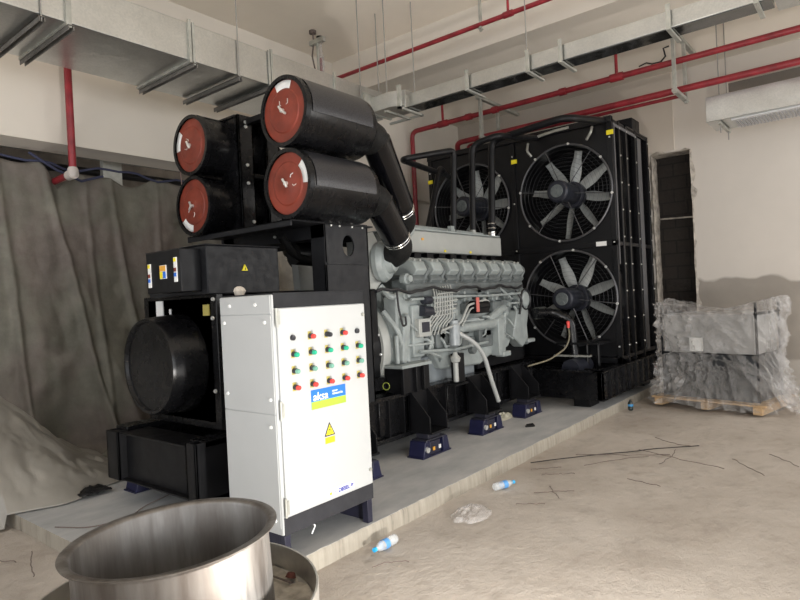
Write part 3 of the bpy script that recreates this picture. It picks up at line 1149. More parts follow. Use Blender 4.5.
m = MB()
for (x, z, r_) in ((4.64, 1.78, .055), (4.60, 1.62, .04), (4.98, 1.50, .045), (5.42, 1.42, .04), (5.6, 1.62, .035), (6.1, 1.60, .04), (6.3, 1.55, .05), (6.5, 1.60, .035), (6.6, 1.45, .05)):
    MB().lathe((x, 3.68, z), (0, -1, 0), [(0, r_), (.06, r_), (.07, r_*.7), (.10, r_*.6)], 14, True, True).build('boss', GREY, G, ang=30)
m.bm.free()
random.seed(11)
m = MB()
for i in range(26):
    x = 4.6+random.random()*2.2
    z = 1.02+random.random()*.5
    a = random.random()*.3+.08
    d = random.choice(((a, -.12), (a*.3, .2), (-a, .15), (a, 0)))
    m.tube([(x, 3.64, z), (x+d[0]*.4, 3.58, z), (x+d[0], 3.57, z+d[1]*.6), (x+d[0]*1.1, 3.62, z+d[1])], random.choice((.010, .014, .018)), 7, .03)
m.build('small_bore_pipe', GREY, G)
random.seed(23)
m = MB()
for i in range(16):
    x = 4.75+random.random()*2.1
    z = 1.04+random.random()*.55
    w_, h_ = .04+random.random()*.09, .03+random.random()*.08
    MB().box(x, x+w_, 3.60, 3.70, z, z+h_).build('sensor_block', random.choice((GREYD, HUBM, GREY)), G, bev=.006)
for i in range(8):
    x0 = 4.72+i*PX
    MB().lathe((x0+.12, 3.70, 1.56), (0, -1, -.15), [(0, .05), (.05, .05), (.06, .035), (.10, .035)], 14, True, True).build('injection_pump_cap', GREY, G, ang=30)
    if i % 2:
        MB().box(x0+.02, x0+.23, 3.60, 3.68, 1.38, 1.50).build('inspection_door', GREYD, G, bev=.01)
m.tube([(4.6, 3.56, 1.575), (5.3, 3.55, 1.585), (6.1, 3.56, 1.57), (6.85, 3.56, 1.58)], .014, 8)
m.tube([(4.7, 3.56, 1.06), (5.3, 3.56, 1.02), (6.0, 3.56, 1.04)], .016, 8)
m.build('fuel_rail', GREY, G)
# wavy black harness
m = MB()
m.tube([(4.06+.1*i, 3.535+.01*math.sin(i*1.7), 1.665+.018*math.sin(i*.9)+.01*math.sin(i*2.3)) for i in range(29)], .016, 7)
m.tube([(4.35, 3.53, 1.66), (4.33, 3.50, 1.50), (4.38, 3.5, 1.33), (4.46, 3.52, 1.34), (4.45, 3.52, 1.42)], .010, 7, .03)
m.build('wiring_harness', CABLE, G)
m = MB()
m.tube([(5.33, 3.52, 1.20), (5.50, 3.42, 1.08), (5.62, 3.38, .92), (5.70, 3.36, .66), (5.82, 3.35, .40)], .024, 10, .1)
m.build('drain_hose', HOSE, G)
m = MB()
m.box(5.10, 5.34, 3.42, 3.60, .665, .68)
m.box(5.26, 5.40, 3.50, 3.58, .68, .98)
fs = m.build('filter_stand', BLACKM, G, bev=.003)
MB().lathe((5.17, 3.46, .70), (0, 0, 1), [(0, .02), (.01, .028), (.20, .028), (.21, .045), (.25, .055), (.28, .03), (.31, .02)], 16, True, True).build('separator_canister', GREYL, fs)
# turbochargers
for sgn in (1, -1):
    def ty(v):
        return YC-(YC-v)*sgn
    m = MB()
    m.prism([(4.05, 1.72), (4.02, 2.20), (4.30, 2.24), (4.42, 2.05), (4.40, 1.76), (4.28, 1.66)], 'Y', ty(3.74), ty(3.84))
    m.build('turbo_plate', GREYL, G, bev=.01)
    m = MB()
    m.lathe((4.40, ty(3.72), 1.95), (.35, -1*sgn, .05), [(-.06, .10), (-.05, .19), (.0, .20), (.05, .17), (.06, .12), (.12, .105), (.13, .09)], 30, True, True)
    m.build('turbocharger', GREY, G, ang=35)
    m = MB()
    m.tube([(4.36, ty(3.74), 1.72), (4.42, ty(3.66), 1.60), (4.55, ty(3.64), 1.64)], .03, 8, .04)
    m.build('turbo_oil_line', GREY, G)
# portal frame that carries the filters
FR = MB()
FR.box(3.42, 3.95, 3.50, 3.52, .70, 1.90)
FR.box(3.42, 3.44, 3.50, 3.66, .70, 2.25)
FR.box(3.93, 3.95, 3.50, 3.66, .70, 2.25)
FR.box(3.42, 3.52, 4.84, 4.86, .70, 2.25)
FR.box(3.85, 3.95, 4.84, 4.86, .70, 2.25)
FR.box(3.42, 3.44, 4.70, 4.86, .70, 2.25)
FR.box(3.42, 3.44, 3.50, 4.90, 2.12, 2.25)
FR.box(3.93, 3.95, 3.50, 4.86, 2.12, 2.25)
FR.box(3.05, 4.00, 3.48, 4.88, 2.228, 2.240)
FR.box(3.05, 3.07, 3.48, 4.88, 2.19, 2.240)
_n = 48
for (ya_, yb_) in ((3.50, 3.52),):
    lo_, hi_ = [], []
    for yy_ in (ya_, yb_):
        sq_, ci_ = [], []
        for i_ in range(_n):
            a_ = 2*PI*(i_+.5)/_n
            c_, s_ = math.cos(a_), math.sin(a_)
            t_ = min((3.95-3.70 if c_ > 0 else 3.70-3.42)/max(abs(c_), 1e-6), (2.25-2.06 if s_ > 0 else 2.06-1.90)/max(abs(s_), 1e-6))
            sq_.append(FR.bm.verts.new((3.70+c_*t_, yy_, 2.06+s_*t_)))
            ci_.append(FR.bm.verts.new((3.70+.070*c_, yy_, 2.06+.088*s_)))
        FR.bridge(sq_, ci_)
        lo_.append(ci_)
    FR.bridge(lo_[0], lo_[1])
fr = FR.build('filter_support_frame', CHAR, G, bev=.003)
m = MB()
for y in (4.02, 4.10):
    m.lathe((3.41, y, 2.18), (-1, 0, 0), [(-.005, .012), (.012, .010)], 7, True, True)
for x in (3.5, 3.6, 3.75, 3.88):
    m.lathe((x, 3.50, 2.22), (0, -1, 0), [(0, .009), (.008, .008)], 7, True, True)
m.build('frame_bolt', BOLT, fr)
m = MB()
m.lathe((3.9, 4.2, 2.05), (1, 0, 0), [(-.2, .10), (.15, .12), (.3, .10)], 24, True, True)
m.build('exhaust_elbow', BLACKM, G)

# air filters
RF = .262


def air_filter(y, z, rot, near):
    x0 = 2.98
    bd = MB()
    bd.lathe((x0, y, z), (1, 0, 0), [(.0, RF-.03), (.0, RF), (.035, RF+.004), (.045, RF-.004), (.765, RF-.004), (.785, RF-.015), (.80, .20), (.80, .172), (.86, .168)], 56, False, True)
    f = bd.build('air_filter', BLACK, G, ang=30)
    m_ = MB()
    m_.lathe((x0+.022, y, z), (-1, 0, 0), [(0, RF-.028), (.006, RF-.032), (.006, .165), (.012, .155), (.010, .06), (.02, .03), (.02, .001)], 56)
    m_.build('filter_lid', DISCR, f, ang=25)
    # white arc sticker
    m_ = MB()
    a0, a1 = rot-.42, rot+.42
    xs = x0+.0145
    inner, outer = RF-.095, RF-.036
    for k in range(14):
        t0 = a0+(a1-a0)*k/14
        t1 = a0+(a1-a0)*(k+1)/14
        # angle measured clockwise from up as seen from the front (-X side): right on screen = -Y
        pts = [(xs-.0015, y-r_*math.sin(t), z+r_*math.cos(t)) for r_, t in ((inner, t0), (outer, t0), (outer, t1), (inner, t1))]
        m_.quad(pts)
    m_.build('lid_label', WHITE2, f, thick=.001)
    m_ = MB()
    c, s_ = math.cos(rot), math.sin(rot)
    for side in (-1, 1):
        q = []
        for (u, v) in ((side*.045, .085), (side*.045, .055), (side*.028, .045)):
            q.append((xs-.003, y-(u*c+v*s_), z+(-u*s_+v*c)))
        m_.tube(q, .004, 5)
    m_.cyl((x0-.02, y, z), (x0+.02, y, z), .016, seg=10)
    m_.tube([(x0-.012, y-.05*c*.8, z-.03), (x0-.018, y, z), (x0-.012, y+.03, z+.035)], .010, 7)
    m_.build('wing_nut', BOLT, f)
    m_ = MB()
    for k in range(18):
        def pf(u, v, k=k):
            a = math.radians(-20+120*v)*(1 if near else -1)
            r_ = RF+.001
            return (x0+.06+.66*u, y-r_*math.sin(a), z+r_*math.cos(a))
        if k == 0:
            m_.grid(4, 26, pf)
    m_.build('perforated_shell', PERF, f)
    m_ = MB()
    m_.torus((x0+.835, y, z), (1, 0, 0), .176, .009, 40, 8)
    m_.torus((x0+.818, y, z), (1, 0, 0), .174, .006, 40, 8)
    m_.build('outlet_clamp', CHROME, f)
    return f


YN, YF = 3.42, 4.66
air_filter(YN, 3.03, 0.0, True)
air_filter(YN, 2.49, 1.25, True)
air_filter(YF, 3.02, -1.25, False)
air_filter(YF, 2.49, 3.7, False)
# bracket boxes around the far pair and mid posts between the pairs
m = MB()
for (xa, xb) in ((3.26, 3.42), (3.56, 3.72)):
    m.box(xa, xa+.02, 4.34, 4.62, 2.26, 3.28)
    m.box(xa, xb, 4.34, 4.37, 2.26, 3.28)
    m.box(xb-.02, xb, 4.34, 4.62, 2.26, 3.26)
m.box(3.24, 3.76, 4.36, 4.44, 2.74, 2.78)
m.box(3.24, 3.76, 4.36, 4.95, 3.255, 3.275)
mb_ = m.build('filter_mounting_bracket', BLACK, G, bev=.003)
m = MB()
for (x, z) in ((3.34, 3.18), (3.34, 2.84), (3.64, 3.14), (3.34, 2.68), (3.64, 2.66), (3.38, 2.34), (3.34, 3.22)):
    m.lathe((x, 4.34, z), (0, -1, 0), [(0, .016), (.012, .014)], 8, True, True)
m.build('bracket_bolt', BOLT, mb_)
m = MB()
m.box(3.34, 3.40, 3.44, 4.4, 3.20, 3.25)
m.box(3.60, 3.66, 3.44, 4.4, 2.70, 2.80)
for x in (3.30,):
    m.box(x, x+.05, 3.62, 3.70, 2.26, 3.22)
m.build('filter_cross_bar', BLACKM, G, bev=.003)


# elbows + intake ducts from filters down to the turbos
def intake(zf, y0, end, mouth, sgn=1):
    s0 = Vector((3.82, y0, zf))
    d = MB()
    e = Vector(end)
    a = Vector((4.03, y0, zf-.05))
    ax = (e-a)
    n = ax.normalized()
    d.tube([s0, s0+Vector((.05, 0, 0)), a, a+n*.06], .124, 28, .10, 8, [.168-.042*min(1, i_/15) for i_ in range(24)])
    d.build('inlet_elbow', RUBBER, G, ang=50)
    d = MB()
    d.lathe(a-n*.02, n, [(0, .125), (.01, .134), (ax.length*.97, .134), (ax.length*.99, .122)], 32, True, True)
    d.build('intake_duct', DUCTB, G, ang=30)
    d = MB()
    mth = Vector(mouth)
    k = e+n*.16
    d.tube([e-n*.06, k, mth], .116, 28, .15, 8)
    q = d.build('rubber_elbow', RUBBER, G, ang=50)
    d = MB()
    d.torus(e+n*.0, n, .123, .009, 36, 8)
    d.torus(e+n*.03, n, .121, .005, 36, 8)
    d.build('hose_clamp', CHROME, q)
    d = MB()
    d.torus(mth-(mth-k).normalized()*.05, mth-k, .120, .008, 36, 8)
    d.build('hose_clamp', CHROME, q)


intake(3.03, YN, (4.57, 3.60, 2.45), (4.86, 3.95, 2.27))
intake(2.49, YN, (4.33, 3.48, 2.15), (4.40, 3.74, 1.96))
intake(3.02, YF, (4.57, 4.76, 2.45), (4.86, 4.42, 2.27), -1)
intake(2.49, YF, (4.33, 4.88, 2.15), (4.40, 4.62, 1.96), -1)
m = MB()
m.tube([(3.30, 3.9, 2.17), (3.55, 4.0, 2.0), (3.9, 4.02, 1.96)], .035, 10, .1)
m.build('breather_hose', RUBBER, G)

# black coolant vent pipes on the intercooler
m = MB()
m.tube([(6.18, 4.07, 2.37), (6.20, 4.02, 3.37), (5.50, 4.22, 3.20), (5.56, 4.33, 3.21), (6.50, 4.50, 3.22), (7.3, 4.9, 3.36), (8.08, 5.35, 3.50)], .036, 12, .08)
m.build('coolant_pipe', BLACKM, G)
m = MB()
m.tube([(6.05, 4.38, 2.37), (6.52, 4.46, 3.27), (6.80, 4.60, 3.30), (7.8, 5.2, 3.45), (8.10, 5.3, 3.45)], .036, 12, .09)
m.build('coolant_pipe', BLACKM, G)
m = MB()
m.tube([(6.68, 4.10, 2.37), (6.76, 4.10, 3.54), (6.80, 3.75, 3.60), (8.06, 3.80, 3.80)], .040, 12, .13)
m.build('coolant_pipe', BLACKM, G)
m = MB()
m.tube([(7.10, 4.06, 2.37), (7.20, 4.06, 3.66), (7.20, 3.06, 3.74), (7.30, 2.94, 3.74), (8.12, 2.82, 3.84)], .046, 14, .13)
cp = m.build('coolant_pipe', BLACKM, G)
m = MB()
for z in (2.40, 2.47, 2.53):
    m.torus((7.11, 4.06, z), (0, 0, 1), .05, .011, 20, 7)
m.cyl((7.10, 4.06, 2.34), (7.10, 4.06, 2.42), .05, seg=16)
m.build('pipe_clamp', CHROME, cp)
for (x, y) in ((6.15, 4.08), (6.68, 4.10)):
    MB().lathe((x, y, 2.345), (0, 0, 1), [(0, .05), (.05, .05), (.05, .04), (.08, .04)], 16, True, True).build('pipe_flange', GREYL, cool)
# big lower coolant hose to the radiator
m = MB()
m.tube([(7.28, 3.58, 1.30), (8.0-.38, 3.50, 1.29), (7.72, 3.28, 1.20), (7.72, 3.24, .62)], .068, 18, .20, 8)
bh = m.build('lower_coolant_pipe', BLACK, G, ang=50)
m = MB()
m.lathe((7.34, 3.59, 1.300), (1, -.05, 0), [(0, .080), (.22, .080)], 20, True, True)
m.build('hose_coupling', pm('coupling_grey', (.13, .14, .125), .3, .4, .1, 20), bh)
m = MB()
m.tube([(7.40, 3.18, 1.12), (7.44, 3.18, .98), (7.34, 3.2, .84), (7.05, 3.3, .72), (6.7, 3.42, .68)], .011, 7, .1)
m.build('sense_cable', pm('cable_tan', (.16, .14, .09), .5), G)
MB().lathe((7.40, 3.18, 1.10), (0, 0, 1), [(0, .018), (.08, .022), (.09, .01)], 10, True, True).build('red_connector', IND['red'], G)
MB().torus((4.05, 3.46, .82), (1, .3, 0), .032, .005, 18, 6).build('earth_wire', GRN, G)

# ---------------------------------------------------------------- vibration isolators
iso = empty('vibration_isolator', (4.60, 3.42, .10), 'navy blue spring isolator foot nearest the white cabinet, in full view on the plinth', 'isolator', 'navy spring isolators under the skid')
m = MB()
m.box(4.37, 4.83, 3.33, 3.52, .10, .112)
m.build('base_plate', NAVY, iso, bev=.003)
for sx in (-1, 1):
    xa = 4.60+sx*.215
    xb = 4.60+sx*.18
    xc = 4.60+sx*.105
    m = MB()
    m.prism([(xa, .11), (xb, .25), (xc, .25), (xc, .11)], 'Y', 3.335, 3.515)
    m.build('spring_housing', NAVY, iso, bev=.006)
m = MB()
m.box(4.52, 4.68, 3.352, 3.50, .11, .235)
m.build('centre_block', NAVYD, iso, bev=.006)
m = MB()
m.box(4.44, 4.76, 3.34, 3.51, .245, .262)
m.box(4.50, 4.70, 3.36, 3.50, .262, .304)
m.build('top_plate', pm('isolator_top', (.02, .02, .03), .4), iso, bev=.003)
m = MB()
m.cyl((4.44, 3.345, .18), (4.44, 3.315, .175), .026, seg=14)
m.build('adjuster_bolt', BOLT, iso)
MB().box(4.545, 4.572, 3.337, 3.345, .15, .182).build('orange_sticker', ORG, iso)
MB().box(4.64, 4.668, 3.337, 3.345, .15, .185).build('white_sticker', WHITE2, iso)
labs = ['navy blue spring isolator foot third from the white cabinet, under the grey drain hose',
        'navy blue spring isolator foot beside the radiator base, at the engine front end',
        'navy blue spring isolator foot half hidden behind the white cabinet']
for dx, lb in zip((1.05, 2.02, -1.02), labs):
    c = copy_tree(iso, None, (dx, 0, 0))
    c['label'] = lb if dx != 1.05 else 'navy blue spring isolator foot under the grey drain hose, middle of the visible row'
fi = None
for dx, dy in ((-1.95, 1.50), (-1.02, 1.50), (0, 1.50), (1.05, 1.50), (2.02, 1.50)):
    c = copy_tree(iso, None, (dx, dy, 0))
    if dx == -1.95:
        c['label'] = 'dark spring isolator foot under the far left end of the generator skid'
    else:
        c['label'] = {-1.02: 'hidden far-side spring isolator foot, second from the round fan end', 0: 'hidden far-side spring isolator foot, middle of the far row',
                      1.05: 'hidden far-side spring isolator foot, second from the radiator', 2.02: 'hidden far-side spring isolator foot nearest the radiator'}[dx]

# ---------------------------------------------------------------- radiator unit
R = empty('radiator_unit', (8.4, 4.2, .22), 'tall black four-fan radiator on its own base at the far end of the engine', 'radiator')
XR = 8.05
Y0, Y1, Z0, Z1, YM, ZM = 2.72, 5.74, .62, 3.86, 4.20, 2.19
bs = MB()
bs.box(7.20, 7.28, 2.70, 5.76, .22, .57)
bs.box(7.20, 9.62, 2.70, 2.76, .22, .57)
bs.box(7.20, 9.62, 5.70, 5.76, .22, .57)
bs.box(9.56, 9.62, 2.70, 5.76, .22, .57)
for x in (7.62, 8.05, 8.5):
    bs.box(x, x+.07, 2.76, 5.7, .25, .55)
bs.box(7.17, 7.30, 2.68, 5.78, .556, .574)
bs.box(7.17, 9.64, 2.67, 2.80, .556, .574)
bs.box(7.17, 9.64, 2.67, 2.78, .215, .23)
rb = bs.build('base_frame', BLACK, R, bev=.003)
for x in (7.45, 7.7, 7.95, 8.2, 8.45, 8.7, 8.95, 9.2, 9.45):
    MB().box(x, x+.015, 2.672, 2.70, .23, .556).build('base_rib', BLACKM, rb)
m = MB()
m.cyl((7.45, 3.2, .56), (7.95, 3.2, .56), .12, seg=22)
m.build('lower_tank', HUBM, R)
# face plate with four round openings


def ringplate(mm, x, ya, yb, za, zb, yc, zc, r, n=64):
    sq, ci, sq2, ci2 = [], [], [], []
    for i in range(n):
        a = 2*PI*(i+.5)/n
        c, s_ = math.cos(a), math.sin(a)
        ty_ = ((yb-yc) if c > 0 else (yc-ya))/max(abs(c), 1e-6)
        tz_ = ((zb-zc) if s_ > 0 else (zc-za))/max(abs(s_), 1e-6)
        t = min(ty_, tz_)
        sq.append(mm.bm.verts.new((x, yc+c*t, zc+s_*t)))
        ci.append(mm.bm.verts.new((x, yc+c*r, zc+s_*r)))
        ci2.append(mm.bm.verts.new((x+.42, yc+c*r, zc+s_*r)))
    mm.bridge(sq, ci)
    mm.bridge(ci, ci2)


FC = [(3.42, 2.95), (3.42, 1.47), (4.96, 2.95), (4.96, 1.47)]
RR = .665
m = MB()
for (yc, zc) in FC:
    ya, yb = (Y0+.04, YM) if yc < YM else (YM, Y1-.04)
    za, zb = (ZM, Z1-.04) if zc > ZM else (Z0+.04, ZM)
    ringplate(m, XR+.03, ya, yb, za, zb, yc, zc, RR)
m.build('fan_shroud', RADBLK, R, ang=30)
m = MB()
m.box(8.62, 8.95, Y0+.08, Y1-.08, Z0+.02, Z1-.05)
m.build('cooling_core', CORE, R)
m = MB()
for i in range(60):
    z = Z0+.06+i*.053
    m.box(8.612, 8.62, Y0+.10, Y1-.10, z, z+.012)
m.build('core_fins', BLACKM, R)
fm = MB()
for y in (Y0, YM-.035, Y1-.07):
    fm.box(XR, XR+.06, y, y+.07, .57, Z1)
fm.box(XR-.02, XR+.06, Y0, Y1, Z1-.06, Z1+.02)
fm.box(XR, XR+.06, Y0, Y1, ZM-.04, ZM+.04)
fm.box(XR, XR+.06, Y0, Y1, Z0-.05, Z0+.03)
for x in (8.32, 8.60, 9.0, 9.58):
    fm.box(x, x+.06, Y0, Y0+.05, .57, Z1)
    fm.box(x, x+.06, Y1-.05, Y1, .57, Z1)
for z in (.62, ZM-.03, Z1-.06):
    fm.box(XR, 9.64, Y0+.01, Y0+.04, z, z+.05)
    fm.box(XR, 9.64, Y1-.04, Y1-.01, z, z+.05)
fm.box(8.60, 9.64, Y0, Y1, Z1-.03, Z1)
fm.box(9.60, 9.64, Y0, Y1, .57, Z1)
rf_ = fm.build('radiator_frame', RADBLK, R, bev=.004)
m = MB()
m.box(9.08, 9.24, Y0-.012, Y0, .66, Z1-.1)
m.box(8.10, 8.13, Y0-.012, Y0, 1.9, Z1-.1)  # highlight on the front post, painted as a grey strip
m.build('channel_and_highlight', pm('channel_grey', (.10, .10, .105), .4, .2), rf_, bev=.002)
m = MB()
m.box(XR+.05, 9.0, Y0-.008, Y0+.0, Z1-.11, Z1-.07)
m.build('top_channel', pm('channel_grey_top', (.13, .13, .135), .4, .2), rf_)
m = MB()
for x in (8.35, 8.63, 9.03, 9.61):
    for k in range(9):
        z = .80+k*.37
        m.lathe((x, Y0, z), (0, -1, 0), [(0, .013), (.010, .011)], 7, True, True)
for y in (Y0+.035, YM, Y1-.035):
    for k in range(5):
        m.lathe((XR, y, .8+k*.7), (-1, 0, 0), [(0, .013), (.010, .011)], 7, True, True)
m.build('frame_bolts', BOLT, rf_)
for (y, z) in ((2.745, 3.66), (4.17, 3.52), (5.70, 3.46)):
    MB().box(XR-.012, XR-.001, y-.045, y+.045, z-.03, z+.03).build('yellow_sticker', YEL, rf_)
MB().box(XR-.012, XR-.001, 2.86, 3.0, ZM-.03, ZM+.03).build('white_sticker', WHITE2, rf_)
m = MB()
m.tube([(XR-.01, 2.98, 3.78), (XR-.06, 2.98, 3.70), (XR-.02, 3.06, 3.62)], .018, 8, .04)
m.tube([(XR-.01, 3.93, 3.74), (XR-.06, 3.93, 3.62), (XR-.02, 3.88, 3.54)], .018, 8, .04)
m.tube([(XR-.02, 3.85, 3.80), (XR-.04, 3.5, 3.83), (XR-.02, 3.3, 3.84)], .02, 8)
m.build('vent_fitting', BRK, rf_)
MB().box(9.25, 9.60, Y0+.10, 3.05, Z1, Z1+.26).build('header_tank', BLACKM, R, bev=.01)
m = MB()
m.cyl((7.70, 3.0, .90), (8.05, 3.0, .90), .02, seg=8)
m.box(7.62, 8.1, 2.86, 3.46, .86, .885)
for y in (2.95, 3.1, 3.35):
    m.cyl((7.8, y, .57), (7.8, y, .86), .02, seg=8)
m.build('valve_shelf', BLACKM, R)
MB().box(7.62, 7.70, 3.0, 3.5, .70, .72).build('support_strip', BRK, R)
for (y, x) in ((3.02, 7.34), (2.92, 9.2), (5.5, 7.32), (5.5, 9.2)):
    ft = MB().box(x, x+.30, y-.11, y+.11, .10, .216).build('foot', BLACKM, R, bev=.006)
    MB().box(x+.03, x+.27, y-.08, y+.08, .205, .222).build('foot_plate', BLACKM, ft)


# fans
def fan(yc, zc, ph):
    f = MB()
    f.lathe((7.80, yc, zc), (1, 0, 0), [(0, .04), (.0, .125), (.02, .15), (.10, .155), (.10, .14), (.50, .14), (.50, .19), (.62, .19), (.64, .1)], 36, True, True)
    fo = f.build('fan', HUBM, R, ang=30)
    d = MB()
    d.lathe((7.795, yc, zc), (-1, 0, 0), [(0, .09), (.01, .085)], 24, True, True)
    for k in range(6):
        a = 2*PI*k/6
        d.box(7.775, 7.79, yc+.05*math.cos(a)-.008, yc+.05*math.cos(a)+.008, zc+.05*math.sin(a)-.03, zc+.05*math.sin(a)+.03, Matrix.Rotation(a-PI/2, 3, 'X'))
    d.build('motor_cap', GREYD, fo)
    for k in range(8):
        a = ph+2*PI*k/8
        b = MB()
        er = Vector((0, math.cos(a), math.sin(a)))
        et = Vector((0, -math.sin(a), math.cos(a)))
        ex = Vector((1, 0, 0))
        N = 8
        rows = []
        for i in range(N+1):
            t = i/N
            r_ = .17+.46*t
            tw = math.radians(42-16*t)
            ch = .105+.055*math.sin(PI*min(1, t*1.1+.15))
            cdv = et*math.cos(tw)+ex*math.sin(tw)
            nv = ex*math.cos(tw)-et*math.sin(tw)
            cpt = Vector((8.36, yc, zc))+er*r_
            row = []
            for (sx_, th) in ((-.5, .003), (-.2, .012), (.2, .012), (.5, .003), (.2, -.004), (-.2, -.004)):
                row.append(b.bm.verts.new(cpt+cdv*ch*sx_+nv*(th+.03*(1-4*sx_*sx_))))
            rows.append(row)
        for p_, q_ in zip(rows, rows[1:]):
            b.bridge(p_, q_)
        b.bm.faces.new(rows[0])
        b.bm.faces.new(rows[-1][::-1])
        b.build('fan_blade', BLADE, fo, ang=50)
    g = MB()
    g.torus((8.05, yc, zc), (1, 0, 0), RR+.005, .016, 64, 8)
    for k in range(6):
        a = math.radians(8)+2*PI*k/6
        g.tube([(8.04, yc+.15*math.cos(a), zc+.15*math.sin(a)), (8.04, yc+RR*math.cos(a), zc+RR*math.sin(a))], .0065, 6)
    for i in range(8):
        g.torus((8.045, yc, zc), (1, 0, 0), .20+i*.058, .0016, 48, 4)
    g.build('wire_guard', pm('guard_wire', (.10, .10, .105), .35, .5), fo)
    for k in range(8):
        a = math.radians(8)+2*PI*k/8
        MB().lathe((8.035, yc+(RR+.01)*math.cos(a), zc+(RR+.01)*math.sin(a)), (-1, 0, 0), [(0, .020), (.014, .016)], 8, True, True).build('guard_bolt', BOLT, fo)


for i, (yc, zc) in enumerate(FC):
    fan(yc, zc, .18+.25*i)

# ---------------------------------------------------------------- white control cabinet
K = empty('control_cabinet', (2.61, 2.98, .10), 'white electrical control cabinet with rows of push buttons standing before the generator', 'control cabinet')
CX0, CX1, CY0, CY1 = 2.225, 3.003, 2.735, 3.235
MB().box(CX0, CX1, CY0, CY1, .26, 1.655).build('cabinet_body', WHITE, K, bev=.006)
MB().box(CX0+.012, CX1, CY0-.003, CY0+.02, 1.575, 1.658).build('top_fascia', CHAR, K, bev=.003)
MB().box(CX0+.01, CX1+.004, CY0-.004, CY1-.01, 1.652, 1.664).build('top_cover', CHAR, K, bev=.002)
MB().box(CX0+.012, CX1+.004, CY0-.006, CY1-.01, .255, .362).build('skirt', SKIRT, K, bev=.003)
door = MB().box(CX0+.022, CX1-.006, 2.720, CY0-.002, .362, 1.572).build('cabinet_door', WHITE, K, bev=.004)
for z in (1.52, .98, .42):
    h_ = MB().cyl((CX0+.016, 2.716, z-.055), (CX0+.016, 2.716, z+.055), .008, seg=10)
    h_.box(CX0+.016, CX0+.04, 2.714, 2.722, z-.04, z+.04)
    h_.build('hinge', BRK, K)
for z in (1.50, .46):
    MB().cyl((CX1-.03, 2.72, z), (CX1-.03, 2.708, z), .011, seg=12).build('door_lock', BRK, door)
# side panels on the left face
for (z0_, z1_) in ((1.545, 1.650), (.962, 1.540), (.30, .957)):
    MB().box(CX0-.004, CX0+.002, CY0+.012, CY1-.004, z0_, z1_).build('side_panel', WHITE, K, bev=.0015)
m = MB()
for (y, z) in ((2.80, 1.495), (3.19, 1.495), (2.78, 1.045), (3.19, 1.06), (2.79, .885), (2.79, .34), (2.88, 1.60), (3.13, 1.60)):
    m.lathe((CX0-.004, y, z), (-1, 0, 0), [(0, .011), (.008, .009)], 10, True, True)
m.build('panel_screw', WHITE2, K)
for (xa, ya) in ((CX0+.01, CY0+.0), (CX0+.01, CY1-.06), (CX1-.055, CY0), (CX1-.055, CY1-.06)):
    MB().box(xa, xa+.045, ya, ya+.05, .10, .257).build('foot', NAVYD, K, bev=.002)
MB().box(CX1-.015, CX1, CY0+.05, CY1-.06, .10, .257).build('foot_brace', NAVYD, K)
MB().box(CX0+.01, CX0+.025, CY0+.05, CY1-.06, .10, .257).build('foot_brace', NAVYD, K)
MB().tube([(2.50, 2.82, .27), (2.53, 2.80, .21), (2.50, 2.80, .17)], .007, 7).build('loose_cable', HOSE, K)
# buttons
kinds = [['dark_s', 'red', 'dark', 'red', 'dark_s'], ['green']*5, ['pale']*5, ['red']*5]
for r_, row in enumerate(kinds):
    for c_, kd in enumerate(row):
        x = 2.353+.1388*c_
        z = (1.395, 1.298, 1.200, 1.103)[r_]
        if kd == 'dark_s':
            MB().lathe((x, 2.72, z), (0, -1, 0), [(0, .017), (.015, .016), (.016, .010)], 18, True, True).build('key_switch', IND['dark'], door)
            continue
        pl_ = MB().box(x-.015, x+.011, 2.7165, 2.720, z-.022, z+.028).build('legend_plate', PLATEY, door)
        bz = MB().lathe((x, 2.7165, z), (0, -1, 0), [(0, .017), (.022, .016)], 18, True, True).build('push_button', IND['dark'], door)
        MB().lathe((x+.002, 2.695, z-.002), (0, -1, 0), [(0, .015), (.016, .0145), (.022, .010)], 18, True, True).build('button_cap', IND[kd], bz)
# maker's sticker
sk_ = MB().box(2.478, 2.776, 2.7175, 2.720, .945, 1.064).build('maker_sticker', BLUE, door)
MB().box(2.478, 2.776, 2.7170, 2.7178, .945, .992).build('lime_band', LIME, sk_)
text_obj('maker_name', 'aksa', (2.492, 2.7165, .998), (1, 0, 0), (0, 0, 1), .070, WHITE2, sk_, .0008, .08, sx=1.05)
text_obj('maker_line', 'GENERATÖR', (2.655, 2.7165, 1.012), (1, 0, 0), (0, 0, 1), .016, WHITE2, sk_, .0004)
text_obj('maker_line', 'GROUP', (2.655, 2.7165, 1.030), (1, 0, 0), (0, 0, 1), .014, WHITE2, sk_, .0004)
# warning triangle
ws = MB().prism([(2.574, .762), (2.664, .762), (2.619, .846)], 'Y', 2.7172, 2.720).build('warning_triangle', INK, door)
MB().prism([(2.585, .769), (2.653, .769), (2.619, .832)], 'Y', 2.7166, 2.7176).build('triangle_field', YEL, ws)
MB().prism([(2.622, .818), (2.610, .795), (2.617, .796), (2.614, .776), (2.628, .800), (2.621, .799), (2.627, .818)], 'Y', 2.7160, 2.7170).build('lightning_mark', INK, ws)
wp = MB().box(2.578, 2.660, 2.7172, 2.720, .716, .754).build('warning_plate', YEL, door)
for z in (.740, .727):
    MB().box(2.586, 2.652, 2.7166, 2.7176, z-.003, z+.003).build('plate_line', pm('plate_ink', (.45, .38, .02), .6), wp)
dl = MB().box(2.575, 2.812, 2.7178, 2.720, .383, .428).build('fuel_label', WHITE2, door)
text_obj('fuel_word', 'DIESEL Ø', (2.668, 2.7170, .393), (1, 0, 0), (0, 0, 1), .034, INKB, dl, .0022)
MB().box(2.590, 2.612, 2.7172, 2.7182, .394, .410).build('lime_mark', LIME, dl)
MB().box(2.635, 2.650, 2.7172, 2.7182, .400, .406).build('dash_mark', INKB, dl)
